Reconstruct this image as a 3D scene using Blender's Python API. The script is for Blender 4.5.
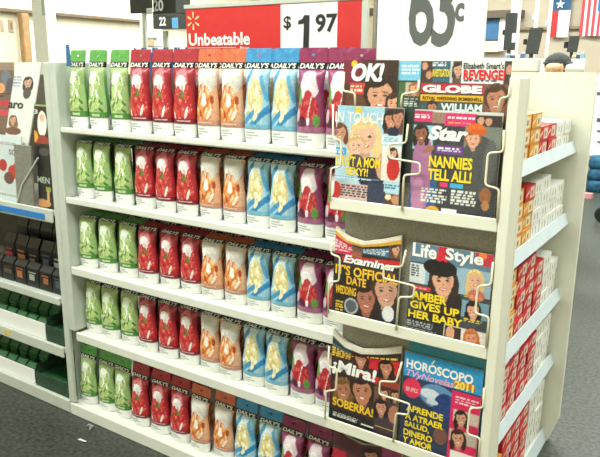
import bpy, math, random
import numpy as np
from mathutils import Matrix, Vector

random.seed(7)
rng = np.random.default_rng(11)
for o in list(bpy.data.objects):
    bpy.data.objects.remove(o)
SC = bpy.context.scene
COL = SC.collection

# ------------------------------------------------------------------ camera
F_PX, YAW, PITCH, ROLL = 661.08, 0.58365, 0.23755, 0.009116
CAM = np.array([2.21845, -1.6714, 1.5])


def cam_axes():
    cy, sy, cp, sp = math.cos(YAW), math.sin(YAW), math.cos(PITCH), math.sin(PITCH)
    fwd = np.array([-sy * cp, cy * cp, -sp])
    right = np.array([cy, sy, 0.0])
    up = np.cross(right, fwd)
    cr, sr = math.cos(ROLL), math.sin(ROLL)
    return cr * right + sr * up, -sr * right + cr * up, fwd


RIGHT, UP, FWD = cam_axes()
cd = bpy.data.cameras.new('camera')
cam = bpy.data.objects.new('camera', cd)
COL.objects.link(cam)
cd.sensor_fit = 'HORIZONTAL'
cd.sensor_width = 36.0
cd.lens = F_PX / 600.0 * 36.0
cd.clip_start = 0.05
cd.clip_end = 100
M4 = Matrix.Identity(4)
for i in range(3):
    M4[i][0], M4[i][1], M4[i][2], M4[i][3] = RIGHT[i], UP[i], -FWD[i], CAM[i]
cam.matrix_world = M4
SC.camera = cam

# ------------------------------------------------------------------ light
world = bpy.data.worlds.new('store_air')
SC.world = world
world.use_nodes = True
world.node_tree.nodes['Background'].inputs[0].default_value = (0.93, 1.0, 0.93, 1)
world.node_tree.nodes['Background'].inputs[1].default_value = 0.22


def area(name, loc, sx, sy, power, col=(0.95, 1.0, 0.95)):
    l = bpy.data.lights.new(name, 'AREA')
    l.shape = 'RECTANGLE'
    l.size, l.size_y = sx, sy
    l.energy = power
    l.color = col
    o = bpy.data.objects.new(name, l)
    COL.objects.link(o)
    o.location = loc
    return o


# rows of fluorescent ceiling troffers running along the aisles
for i, (x, y, e) in enumerate([(0.7, -1.5, 135), (3.6, -1.0, 80), (3.2, 2.0, 190), (-2.6, -1.5, 120), (0.3, 3.2, 200),
                               (-3.2, 3.2, 240), (-4.2, 6.0, 240), (-0.5, 6.6, 280), (2.5, 6.2, 240)]):
    area('fluorescent_light', (x, y, 3.5 if i < 2 else 4.15), 2.4, 0.5, e)
SC.view_settings.view_transform = 'Standard'
SC.view_settings.look = 'None'
SC.view_settings.gamma = 1
SC.view_settings.use_curve_mapping = False
SC.view_settings.exposure = -0.25


# ------------------------------------------------------------------ pixel helpers (600x457 frame)
def ray(px, py):
    return ((px - 300) / F_PX) * RIGHT - ((py - 228.5) / F_PX) * UP + FWD


def hit(px, py, ax, v):
    d = ray(px, py)
    return CAM + d * ((v - CAM[ax]) / d[ax])


def atY(px, py, Y):
    return hit(px, py, 1, Y)


# ------------------------------------------------------------------ colour and material helpers
def lin(c):
    return tuple((x / 255 / 12.92) if x / 255 <= 0.04045 else ((x / 255 + 0.055) / 1.055) ** 2.4 for x in c)


def lina(a):
    a = np.asarray(a) / 255.0
    return np.where(a <= 0.04045, a / 12.92, ((a + 0.055) / 1.055) ** 2.4)


MATS = {}


def mat(name, rgb=None, rough=0.5, metal=0.0, noise=0.0, scale=40.0, bump=0.0, attr=False, spec=0.5, alpha=1.0, trans=0.0, rgb2=None):
    if name in MATS:
        return MATS[name]
    m = bpy.data.materials.new(name)
    m.use_nodes = True
    nt = m.node_tree
    b = nt.nodes['Principled BSDF']
    b.inputs['Roughness'].default_value = rough
    b.inputs['Metallic'].default_value = metal
    b.inputs['Specular IOR Level'].default_value = spec
    if trans:
        b.inputs['Transmission Weight'].default_value = trans
    if attr:
        a = nt.nodes.new('ShaderNodeAttribute')
        a.attribute_name = 'print'
        nt.links.new(a.outputs['Color'], b.inputs['Base Color'])
    else:
        c = lin(rgb)
        b.inputs['Base Color'].default_value = (*c, 1)
        if noise or rgb2:
            tc = nt.nodes.new('ShaderNodeTexCoord')
            n = nt.nodes.new('ShaderNodeTexNoise')
            n.inputs['Scale'].default_value = scale
            n.inputs['Detail'].default_value = 6
            nt.links.new(tc.outputs['Object'], n.inputs['Vector'])
            r = nt.nodes.new('ShaderNodeValToRGB')
            r.color_ramp.elements[0].position = 0.35
            r.color_ramp.elements[1].position = 0.65
            if rgb2:
                ca, cb = lin(rgb2), c
            else:
                ca, cb = tuple(x * (1 - noise) for x in c), tuple(min(1, x * (1 + noise)) for x in c)
            r.color_ramp.elements[0].color = (*ca, 1)
            r.color_ramp.elements[1].color = (*cb, 1)
            nt.links.new(n.outputs['Fac'], r.inputs[0])
            nt.links.new(r.outputs[0], b.inputs['Base Color'])
    if bump:
        tc2 = nt.nodes.new('ShaderNodeTexCoord')
        n2 = nt.nodes.new('ShaderNodeTexNoise')
        n2.inputs['Scale'].default_value = scale * 2
        nt.links.new(tc2.outputs['Object'], n2.inputs['Vector'])
        bp = nt.nodes.new('ShaderNodeBump')
        bp.inputs['Strength'].default_value = bump
        bp.inputs['Distance'].default_value = 0.002
        nt.links.new(n2.outputs['Fac'], bp.inputs['Height'])
        nt.links.new(bp.outputs[0], b.inputs['Normal'])
    MATS[name] = m
    return m


def ink(rgb, rough=0.4):
    return mat('ink_%d_%d_%d' % rgb, rgb, rough)


WHITE = mat('white_enamel', (222, 224, 214), 0.42, noise=0.03, scale=9)
CREAM = mat('cream_enamel', (232, 231, 214), 0.45, noise=0.02, scale=7)
GREYW = mat('grey_white_enamel', (194, 200, 190), 0.5, noise=0.04, scale=12)
PRICE = mat('price_channel_plastic', (214, 228, 236), 0.3, noise=0.03, scale=25)
DARKBACK = mat('dark_back_panel', (86, 80, 70), 0.7, noise=0.15, scale=60)
GREYPERF = mat('grey_hammered_panel', (150, 146, 132), 0.6, noise=0.25, scale=320, bump=0.2)
WIRE = mat('cream_coated_wire', (236, 228, 200), 0.35, noise=0.02, scale=30)
PRINT = mat('glossy_print', attr=True, rough=0.38)
FILM = mat('pouch_film_print', attr=True, rough=0.3)
CARTON = mat('carton_print', attr=True, rough=0.45)
PAPER = mat('page_paper', (225, 220, 205), 0.8, noise=0.05, scale=200)
BLACK = mat('black_plastic', (28, 28, 27), 0.45, noise=0.1, scale=30)
DARK = mat('dark_grey_plastic', (52, 56, 54), 0.5, noise=0.12, scale=30)
STEEL = mat('brushed_steel', (150, 150, 145), 0.4, metal=0.7, noise=0.05, scale=50)


# ------------------------------------------------------------------ mesh helpers
class MB:
    def __init__(self):
        self.v, self.f = [], []

    def add(self, vs, fs):
        n = len(self.v)
        self.v += [tuple(x) for x in vs]
        self.f += [tuple(i + n for i in f) for f in fs]
        return self

    def box(self, x0, x1, y0, y1, z0, z1, b=0.0):
        """box with chamfered edges of width b"""
        if b <= 0:
            vs = [(x, y, z) for x in (x0, x1) for y in (y0, y1) for z in (z0, z1)]
            return self.add(vs, [(0, 1, 3, 2), (4, 6, 7, 5), (0, 4, 5, 1), (2, 3, 7, 6), (0, 2, 6, 4), (1, 5, 7, 3)])
        b = min(b, (x1 - x0) * .45, (y1 - y0) * .45, (z1 - z0) * .45)
        lo, hi = (x0, y0, z0), (x1, y1, z1)
        vs, idx = [], {}
        for sx in (0, 1):
            for sy in (0, 1):
                for sz in (0, 1):
                    s = (sx, sy, sz)
                    for a in range(3):
                        p = [(lo[k] + (b if k != a else 0)) if s[k] == 0 else (hi[k] - (b if k != a else 0)) for k in range(3)]
                        idx[(s, a)] = len(vs)
                        vs.append(p)
        fs = []
        for a in range(3):
            o1, o2 = [k for k in range(3) if k != a]
            for side in (0, 1):
                q = []
                for (i, j) in ((0, 0), (1, 0), (1, 1), (0, 1)):
                    s = [0, 0, 0]
                    s[a], s[o1], s[o2] = side, i, j
                    q.append(idx[(tuple(s), a)])
                flip = (side == 0) != (a == 1)
                fs.append(tuple(reversed(q)) if flip else tuple(q))
        for a in range(3):      # edges parallel to a
            o1, o2 = [k for k in range(3) if k != a]
            for i in (0, 1):
                for j in (0, 1):
                    s0, s1 = [0, 0, 0], [0, 0, 0]
                    s0[o1] = s1[o1] = i
                    s0[o2] = s1[o2] = j
                    s1[a] = 1
                    s0, s1 = tuple(s0), tuple(s1)
                    fs.append((idx[(s0, o1)], idx[(s1, o1)], idx[(s1, o2)], idx[(s0, o2)]))
        for s in [(x, y, z) for x in (0, 1) for y in (0, 1) for z in (0, 1)]:
            fs.append((idx[(s, 0)], idx[(s, 1)], idx[(s, 2)]))
        return self.add(vs, fs)

    def tube(self, pts, r, n=8, closed=False):
        pts = [Vector(p) for p in pts]
        rings = []
        up = None
        for i, p in enumerate(pts):
            a = pts[i] - pts[i - 1] if i > 0 else pts[1] - pts[0]
            b = pts[i + 1] - pts[i] if i < len(pts) - 1 else a
            t = (a.normalized() + b.normalized())
            t = t.normalized() if t.length > 1e-6 else b.normalized()
            if up is None or abs(up.dot(t)) > 0.95:
                up = Vector((0, 1, 0)) if abs(t.y) < 0.9 else Vector((1, 0, 0))
            s = t.cross(up).normalized()
            u = s.cross(t).normalized()
            up = u
            rings.append([p + (s * math.cos(k * 2 * math.pi / n) + u * math.sin(k * 2 * math.pi / n)) * r for k in range(n)])
        vs = [q for rg in rings for q in rg]
        fs = []
        for i in range(len(rings) - 1):
            for k in range(n):
                k2 = (k + 1) % n
                fs.append((i * n + k, i * n + k2, (i + 1) * n + k2, (i + 1) * n + k))
        fs.append(tuple(range(n)))
        fs.append(tuple(reversed([len(vs) - n + k for k in range(n)])))
        return self.add(vs, fs)

    def lathe(self, prof, c, n=20):
        """prof: list of (r, z)"""
        vs = [(c[0] + r * math.cos(2 * math.pi * k / n), c[1] + r * math.sin(2 * math.pi * k / n), c[2] + z) for r, z in prof for k in range(n)]
        fs = []
        for i in range(len(prof) - 1):
            for k in range(n):
                k2 = (k + 1) % n
                fs.append((i * n + k, i * n + k2, (i + 1) * n + k2, (i + 1) * n + k))
        fs.append(tuple(reversed(range(n))))
        fs.append(tuple(len(vs) - n + k for k in range(n)))
        return self.add(vs, fs)

    def prism(self, poly, axis, a, b):
        """extrude a 2D polygon along axis from a to b; poly in the two other axes in order"""
        def p3(q, t):
            l = list(q)
            l.insert(axis, t)
            return tuple(l)
        n = len(poly)
        vs = [p3(q, a) for q in poly] + [p3(q, b) for q in poly]
        fs = [tuple(range(n)), tuple(reversed(range(n, 2 * n)))]
        fs += [(i, i + n, (i + 1) % n + n, (i + 1) % n) for i in range(n)]
        return self.add(vs, fs)

    def build(self, name, m, parent=None, org=None, smooth=False):
        return mesh_obj(name, self.v, self.f, m, parent, org, smooth)


ORG = {}


def mesh_obj(name, v, f, m, parent=None, org=None, smooth=False, colors=None):
    """verts are given in world space; stored relative to the thing's origin"""
    me = bpy.data.meshes.new(name)
    v = np.array(v, dtype=float)
    if parent is not None:
        o3 = np.array(ORG[parent.name])
    else:
        if org is None:
            lo, hi = v.min(0), v.max(0)
            org = ((lo[0] + hi[0]) / 2, (lo[1] + hi[1]) / 2, lo[2])
        o3 = np.array(org, dtype=float)
    me.from_pydata((v - o3).tolist(), [], f)
    if smooth:
        me.polygons.foreach_set('use_smooth', [True] * len(me.polygons))
    if colors is not None:
        at = me.color_attributes.new('print', 'FLOAT_COLOR', 'POINT')
        c4 = np.ones((len(v), 4))
        c4[:, :3] = lina(colors)
        at.data.foreach_set('color', c4.ravel())
    me.materials.append(m)
    me.update()
    import bmesh
    if colors is None:
        bm = bmesh.new()
        bm.from_mesh(me)
        bmesh.ops.recalc_face_normals(bm, faces=bm.faces)
        bm.to_mesh(me)
        bm.free()
    o = bpy.data.objects.new(name, me)
    COL.objects.link(o)
    if parent is not None:
        o.parent = parent
        ORG[o.name] = tuple(o3)
    else:
        o.location = tuple(o3)
        ORG[o.name] = tuple(o3)
    return o


def tag(o, label=None, cat=None, group=None, kind=None):
    if label:
        o['label'] = label
    if cat:
        o['category'] = cat
    if group:
        o['group'] = group
    if kind:
        o['kind'] = kind
    return o


def thing(name, loc, label, cat, group=None, kind=None):
    o = bpy.data.objects.new(name, None)
    o.empty_display_size = 0.05
    COL.objects.link(o)
    o.location = tuple(loc)
    ORG[o.name] = tuple(loc)
    return tag(o, label, cat, group, kind)


def copy_tree(o, parent=None):
    c = o.copy()
    COL.objects.link(c)
    if parent is not None:
        c.parent = parent
    for ch in list(o.children):
        copy_tree(ch, c)
    return c


# ------------------------------------------------------------------ lettering
TXT = {}


def text_mesh(s, bold=0.0, shear=0.0):
    key = (s, bold, shear)
    if key in TXT:
        return TXT[key]
    cu = bpy.data.curves.new('lettering', 'FONT')
    cu.body = s
    cu.offset = bold
    cu.shear = shear
    cu.resolution_u = 3
    o = bpy.data.objects.new('lettering', cu)
    COL.objects.link(o)
    dg = bpy.context.evaluated_depsgraph_get()
    dg.update()
    me = bpy.data.meshes.new_from_object(o.evaluated_get(dg))
    v = np.array([x.co[:2] for x in me.vertices])
    f = [tuple(p.vertices) for p in me.polygons]
    bpy.data.objects.remove(o)
    bpy.data.curves.remove(cu)
    bpy.data.meshes.remove(me)
    lo, hi = v.min(0), v.max(0)
    v = (v - lo) / (hi - lo)
    TXT[key] = (v, f)
    return TXT[key]


def letters(name, s, pos, box, m, parent, bold=0.02, shear=0.0):
    """pos(u, v) -> world point; box = (u0, v0, u1, v1)"""
    v, f = text_mesh(s, bold, shear)
    u0, v0, u1, v1 = box
    P = [pos(u0 + a * (u1 - u0), v0 + b * (v1 - v0)) for a, b in v]
    return mesh_obj(name, P, f, m, parent)


# ------------------------------------------------------------------ raster prints (flat print only)
class Canvas:
    """colour values at the points (x, z) of a grid"""
    def __init__(self, X, Z, base):
        self.X, self.Z = X, Z
        self.c = np.zeros(X.shape + (3,)) + np.array(base, float)

    def put(self, mask, col, a=1.0):
        self.c[mask] = self.c[mask] * (1 - a) + np.array(col, float) * a

    def rect(self, x0, z0, x1, z1, col, a=1.0):
        self.put((self.X >= min(x0, x1)) & (self.X <= max(x0, x1)) & (self.Z >= min(z0, z1)) & (self.Z <= max(z0, z1)), col, a)

    def ell(self, cx, cz, rx, rz, col, rot=0.0, a=1.0):
        dx, dz = self.X - cx, self.Z - cz
        c, s = math.cos(rot), math.sin(rot)
        self.put(((dx * c + dz * s) / rx) ** 2 + ((-dx * s + dz * c) / rz) ** 2 <= 1, col, a)

    def ring(self, cx, cz, rx, rz, w, col, a=1.0):
        r = np.sqrt(((self.X - cx) / rx) ** 2 + ((self.Z - cz) / rz) ** 2)
        self.put((r <= 1) & (r >= 1 - w), col, a)

    def band(self, x0, z0, x1, z1, w, col, a=1.0):
        """thick line"""
        d = np.array([x1 - x0, z1 - z0])
        L = np.hypot(*d)
        d = d / L
        t = (self.X - x0) * d[0] + (self.Z - z0) * d[1]
        n = np.abs(-(self.X - x0) * d[1] + (self.Z - z0) * d[0])
        self.put((t >= 0) & (t <= L) & (n <= w / 2), col, a)

    def noise(self, amp):
        self.c = np.clip(self.c + rng.normal(0, amp, self.X.shape)[..., None], 0, 255)


# ------------------------------------------------------------------ the room
def floor_mat():
    m = mat('speckled_floor', (74, 79, 71), 0.45, rgb2=(40, 43, 38), scale=60)
    return m


mb = MB().box(-6.3, 7.0, -4.2, 9.3, -0.1, 0.0)
tag(mb.build('floor', floor_mat()), 'dark speckled grey store floor', kind='structure')
tag(MB().box(-6.3, 7.0, -4.2, 9.3, 4.3, 4.4).build('ceiling', mat('ceiling_white', (235, 235, 228), 0.8, noise=0.03)), 'white store ceiling', kind='structure')
tag(MB().box(-6.3, -6.0, -4.2, 9.3, 0, 4.3).build('wall_left', mat('cream_wall', (240, 232, 205), 0.8, noise=0.03, scale=3)), 'pale cream store wall behind the checkout lanes', kind='structure')
tag(MB().box(-6.0, 7.0, 9.0, 9.3, 0, 4.3).build('wall_back', mat('beige_wall', (168, 156, 138), 0.8, noise=0.05, scale=4)), 'beige store wall with flags', kind='structure')
tag(MB().box(7.0, 7.3, -4.2, 9.3, 0, 4.3).build('wall_right', mat('cream_wall')), 'cream store wall', kind='structure')
tag(MB().box(-6.3, 7.3, -4.5, -4.2, 0, 4.3).build('wall_front', mat('cream_wall')), 'cream store wall', kind='structure')
BROWN = mat('brown_trim', (122, 104, 84), 0.6, noise=0.1, scale=12)
tag(MB().box(-6.0, -5.9, 1.5, 9.0, 2.175, 2.225, 0.01).build('trim_1', BROWN), 'brown trim strip along the cream wall', kind='structure')
tag(MB().box(-5.9, 7.0, 8.95, 9.0, 2.09, 2.14, 0.01).build('trim_2', BROWN), 'brown trim strip along the beige wall', kind='structure')


# ------------------------------------------------------------------ the pouch shelf unit
PLATE = [1.262, 0.982, 0.689, 0.398, 0.048]       # shelf surface heights
LIPB = [1.247, 0.962, 0.661, 0.366, 0.0]          # lower edge of each shelf lip
unit = thing('shelf_unit', (0.6, 0.2, 0), 'white metal shelf unit of five shelves filled with drink pouches', 'shelf unit')
for k in range(5):
    zb, zp = LIPB[k], PLATE[k]
    x0 = -0.015 if k < 4 else -0.093
    m = MB()
    m.box(x0, 1.45, 0.002, 0.36, zp - 0.018, zp, 0.002)
    if k == 4:
        m.box(x0, 1.45, 0.03, 0.05, 0.0, zp - 0.018)
    s = m.build('shelf', WHITE, unit)
    MB().box(x0, 1.45, -0.008, 0.004, zb, zp + 0.006, 0.003).build('shelf_lip', WHITE, s)
MB().box(-0.02, 1.45, 0.36, 0.375, 0.0, 1.47).build('back_panel', DARKBACK, unit)
MB().box(-0.1, -0.066, -0.006, 0.014, 0.056, 1.515, 0.004).build('upright', GREYW, unit)
MB().box(-0.0655, -0.025, -0.003, 0.358, 0.404, 1.515, .002).build('side_panel', GREYW, unit)
MB().box(-0.1, -0.094, 0.04, 0.375, 0.0, 0.404).build('lower_side_panel', GREYW, unit)


# ------------------------------------------------------------------ pouches
PH, PW = 0.29, 0.098
WV = [(0, .94), (.05, .99), (.19, 1.0), (.33, .99), (.46, .88), (.57, .81), (.68, .89), (.75, .96), (.786, .98), (.855, 1.0), (1, 1.0)]
TV = [(0, .022), (.08, .027), (.21, .030), (.36, .031), (.54, .026), (.65, .024), (.72, .018), (.765, .009), (.786, .003), (.855, .0015), (1, .0012)]



def interp(tab, x):
    return np.interp(x, [a for a, b in tab], [b for a, b in tab])


def pouch_surface(v0, v1, nu, nv, back=True):
    """returns verts (front sheet then back sheet), faces, U, V of front grid"""
    u = np.linspace(-1, 1, nu)
    v = np.linspace(v0, v1, nv)
    U, V = np.meshgrid(u, v)
    W = interp(WV, V) * PW / 2
    T = interp(TV, V)
    bulge = np.power(np.clip(1 - np.abs(U) ** 2.2, 0, 1), 0.6)
    crease = 0.0014 * np.sin(V * 41 + U * 3) * np.sin(U * 7 + V * 13) * (T > 0.008)
    lean = 0.012 * np.clip((V - 0.7) / 0.3, 0, 1) ** 1.3
    X = U * W
    Zz = V * PH
    Yf = -T * bulge - crease * bulge + lean
    Yb = T * bulge + lean
    vs = np.concatenate([np.stack([X, Yf, Zz], -1).reshape(-1, 3), np.stack([X, Yb, Zz], -1).reshape(-1, 3)])
    fs = []
    N = nu * nv
    for j in range(nv - 1):
        for i in range(nu - 1):
            a = j * nu + i
            fs.append((a, a + 1, a + nu + 1, a + nu))
            fs.append((N + a, N + a + nu, N + a + nu + 1, N + a + 1))
    for i in range(nu - 1):   # close bottom
        fs.append((i, N + i, N + i + 1, i + 1))
    return vs, fs, U, V


def fruit_print(kind, U, V):
    """print of the pouch body; V 0..1 over the body"""
    C = Canvas(U, V * 1.45, (255, 255, 255))   # Z axis scaled so that circles look round
    H = 1.45
    r = random.Random(kind)
    if kind == 'green':
        C.c[:] = (160, 190, 116)
        C.ell(0, .98, .8, .36, (226, 238, 214))
        C.band(-.9, .55, -.45, 1.3, .16, (120, 170, 84))
        C.band(.9, .5, .5, 1.2, .16, (140, 186, 100))
        for (x, z, q) in [(-.3, .66, .4), (.42, .5, .36), (-.1, .28, .38), (.5, .9, .25), (-.65, .95, .22), (-.7, .3, .25)]:
            C.ell(x, z, q, q * .8, (128, 176, 70))
            C.ell(x, z, q * .85, q * .68, (200, 216, 146))
            for t in range(4):
                a = t * math.pi / 4 + .3
                C.band(x - q * .7 * math.cos(a), z - q * .56 * math.sin(a), x + q * .7 * math.cos(a), z + q * .56 * math.sin(a), .05, (160, 196, 96))
        for _ in range(10):
            C.ell(r.uniform(-.8, .8), r.uniform(.15, 1.2), .13, .05, (240, 246, 232), r.uniform(-1, 1))
        for _ in range(7):
            C.ell(r.uniform(-.9, .9), r.uniform(.12, .8), .16, .05, (66, 128, 44), r.uniform(-1.2, 1.2))
        C.rect(-1, 0, 1, .15, (72, 142, 48))
        C.rect(-.1, .04, .6, .1, (190, 220, 160))
    elif kind == 'red':
        C.c[:] = (176, 36, 52)
        C.ell(0, .62, .86, .84, (214, 110, 116))
        C.ell(0, .60, .76, .72, (150, 26, 42))
        C.ell(.05, 1.0, .58, .28, (226, 218, 216))
        C.ell(-.15, 1.06, .2, .12, (244, 242, 240))
        C.ell(.25, .92, .16, .1, (206, 180, 180))
        C.ell(.0, .74, .42, .18, (214, 186, 184))
        for (x, z, q) in [(-.55, .7, .32), (.12, .6, .36), (.62, .68, .3), (-.2, .84, .2), (.7, .9, .2), (-.8, .92, .16), (-.35, .32, .33), (.35, .26, .33), (-.8, .35, .22), (.8, .3, .22), (0, .2, .22)]:
            C.ell(x, z, q, q * .82, (198, 32, 36))
            C.ell(x - .06, z + .06, q * .6, q * .45, (222, 62, 58))
            for _ in range(3):
                C.ell(x + r.uniform(-.6, .6) * q, z + r.uniform(-.5, .5) * q, .03, .025, (236, 150, 136))
        C.ell(.12, .76, .24, .06, (62, 112, 40), .4)
        C.ell(.34, .74, .16, .05, (84, 132, 52), -.5)
        C.ell(.55, .3, .2, .07, (244, 232, 226), .9)
        C.ell(-.5, .2, .16, .07, (240, 220, 210), -.7)
        C.rect(-1, 0, 1, .14, (140, 24, 46))
        C.rect(-.3, .05, .75, .09, (232, 196, 200))
    elif kind == 'orange':
        C.c[:] = (226, 168, 124)
        C.ell(0, 1.15, 1.0, .4, (214, 208, 196))
        C.ell(-.5, 1.1, .3, .2, (238, 234, 226))
        for (x, z, q, a) in [(-.45, .72, .42, .8), (.35, .78, .36, -.5), (-.1, .48, .46, .2), (.55, .46, .34, 1.1), (-.6, .32, .3, -.4), (.2, .26, .4, .5)]:
            C.ell(x, z, q, q * .55, (222, 108, 34), a)
            C.ell(x + .05, z + .04, q * .75, q * .33, (244, 156, 74), a)
            C.ell(x + .08, z + .1, q * .4, q * .14, (250, 214, 168), a)
        C.ell(.1, .66, .22, .17, (248, 236, 222))
        C.ell(-.25, .3, .1, .1, (196, 66, 26))
        C.ell(.5, .3, .24, .08, (246, 226, 206), .6)
        C.ell(.72, .66, .1, .12, (180, 60, 30))
        C.rect(-1, 0, 1, .14, (206, 140, 112))
        C.rect(-.6, .05, .6, .09, (236, 204, 186))
    elif kind == 'blue':
        C.c[:] = (150, 204, 226)
        C.ell(-.2, 1.2, .9, .25, (206, 230, 238))
        C.band(-1, .9, -.3, 1.4, .22, (62, 152, 204))
        C.band(.45, 1.35, 1, .7, .2, (84, 168, 212))
        C.ell(.05, .74, .66, .5, (220, 206, 140))
        for _ in range(26):
            C.ell(.05 + r.uniform(-.5, .5), .72 + r.uniform(-.42, .42), .15, .065, r.choice([(246, 236, 190), (214, 188, 96), (238, 222, 150), (250, 244, 214)]), r.uniform(-1.3, 1.3))
        C.band(-1, .05, .1, .42, .16, (56, 150, 206))
        C.band(-.3, .02, 1, .5, .18, (40, 138, 198))
        C.band(-1, .3, -.4, .5, .1, (226, 238, 240))
        C.ell(.2, .3, .2, .08, (244, 236, 190), .5)
        C.rect(-1, 0, 1, .1, (112, 186, 218))
    else:
        C.c[:] = (150, 60, 104)
        C.ell(0, 1.08, .86, .34, (226, 206, 214))
        C.ell(-.1, 1.0, .5, .2, (240, 232, 234))
        C.band(-1, .9, -.5, 1.4, .16, (168, 60, 116))
        C.band(.5, 1.4, 1, .9, .16, (150, 50, 104))
        C.ell(-.7, .85, .16, .24, (110, 168, 70), .5)
        for (x, z, q) in [(.05, .62, .46), (-.35, .48, .34), (.45, .55, .34)]:
            C.ell(x, z, q, q * .8, (196, 32, 40))
            for _ in range(9):
                C.ell(x + r.uniform(-.75, .75) * q, z + r.uniform(-.6, .6) * q, .07, .05, r.choice([(226, 70, 70), (160, 20, 34), (232, 100, 96)]))
        C.band(.1, .4, .35, .85, .06, (240, 214, 214))
        C.ell(.62, .28, .2, .14, (104, 164, 70))
        C.ell(-.4, .24, .4, .13, (88, 24, 54))
        C.ell(.1, .26, .12, .1, (236, 226, 232))
        C.ell(-.75, .4, .2, .16, (214, 190, 204))
        C.rect(-1, 0, 1, .14, (176, 96, 136))
    C.noise(6)
    l = C.c.mean(-1, keepdims=True)
    return C.c * .84 + l * .16


HEADC = {'green': (98, 166, 84), 'red': (172, 52, 62), 'orange': (212, 112, 78), 'blue': (66, 146, 196), 'purple': (140, 50, 88)}
FLAV = {'green': 'lime-green', 'red': 'strawberry-red', 'orange': 'peach-orange', 'blue': 'sky-blue and yellow', 'purple': 'berry-purple'}


def bend(z, fold):
    """the flat top of a pouch bent back under the shelf above"""
    a, b = .786 * PH, .855 * PH
    if not fold or z <= a:
        return 0.0, z
    t = min(z, b) - a
    u = max(0.0, z - b)
    return .72 * t + .97 * u, a + .6 * t + .2 * u


def make_pouch(kind, fold=False):
    root = thing('drink_pouch', (0, 0, 0), 'x', 'pouch')
    # white lower panel with its small print
    vs, fs, U, V = pouch_surface(0.0, 0.16, 34, 12)
    C = Canvas(U, V / 0.16, (232, 234, 230))
    for (a, b, x0, x1) in [(.70, .80, -.7, .05), (.50, .58, -.7, .35), (.34, .40, -.7, -.1)]:
        C.rect(x0, a, x1, b, (150, 158, 162))
    C.rect(-1, .95, 1, 1, (120, 122, 120))
    cols = np.concatenate([C.c.reshape(-1, 3), np.full((U.size, 3), 225.)])
    mesh_obj('base_panel', vs, fs, FILM, root, smooth=True, colors=cols)
    vs, fs, U, V = pouch_surface(0.16, 0.786, 40, 60)
    cols = fruit_print(kind, U, (V - .16) / .626).reshape(-1, 3)
    cols = np.concatenate([cols, np.full((U.size, 3), 0.) + np.array(HEADC[kind]) * .9])
    mesh_obj('body', vs, fs, FILM, root, smooth=True, colors=cols)
    vs, fs, U, V = pouch_surface(0.786, 0.855, 12, 4)
    vs = [(x, y + bend(z, fold)[0], bend(z, fold)[1]) for x, y, z in vs]
    band = mesh_obj('name_band', vs, fs, mat('black_film', (24, 24, 24), 0.35), root, smooth=True)

    def pos(a, b):
        lean = 0.012 * max(0, (b - 0.7) / 0.3) ** 1.3
        dy, z = bend(b * PH, fold)
        return (a * PW / 2, -0.0046 + lean + dy, z)
    letters('lettering', "DAILY'S", pos, (-.88, .794, .88, .848), mat('white_ink', (238, 238, 232), 0.5), band, 0.03, 0.25)
    # header with euro hang hole
    nu = 26
    m = MB()
    hx, hz, hr = 0.0, .93 * PH, 0.0036
    vt, vb = PH, .855 * PH
    w = PW / 2
    ring = []
    outer = []
    n = 24
    for k in range(n):
        a = 2 * math.pi * k / n
        ring.append((hx + hr * 1.7 * math.cos(a), hz + hr * math.sin(a)))
        c, s = math.cos(a), math.sin(a)
        t = min(w / abs(c) if abs(c) > 1e-6 else 9, ((vt - hz) if s > 0 else (hz - vb)) / abs(s) if abs(s) > 1e-6 else 9)
        outer.append((t * c, hz + t * s))
    # snap four outer points to the corners
    for cx, cz in ((w, vt), (-w, vt), (-w, vb), (w, vb)):
        i = min(range(n), key=lambda q: (outer[q][0] - cx) ** 2 + (outer[q][1] - cz) ** 2)
        outer[i] = (cx, cz)

    def y3(x, z):
        return 0.012 * max(0, (z / PH - 0.7) / 0.3) ** 1.3 + 0.0018 * math.sin(x * 95) * (z / PH - .8) / .2
    vs = []
    def fold3(x, z, off):
        dy, z2 = bend(z, fold)
        return (x, y3(x, z) * (0.3 if fold else 1) + dy + off + (.004 if fold else 0), z2)
    for off in (-0.0012, 0.0012):
        vs += [fold3(x, z, off) for x, z in ring] + [fold3(x, z, off) for x, z in outer]
    fs = []
    for k in range(n):
        k2 = (k + 1) % n
        fs.append((k, k2, n + k2, n + k))
        fs.append((2 * n + k, 3 * n + k, 3 * n + k2, 2 * n + k2))
        fs.append((n + k, n + k2, 3 * n + k2, 3 * n + k))
        fs.append((k, 2 * n + k, 2 * n + k2, k2))
    m.add(vs, fs)
    m.build('header', mat('header_film_' + kind, HEADC[kind], 0.3, noise=0.12, scale=60), root)
    return root


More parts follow.
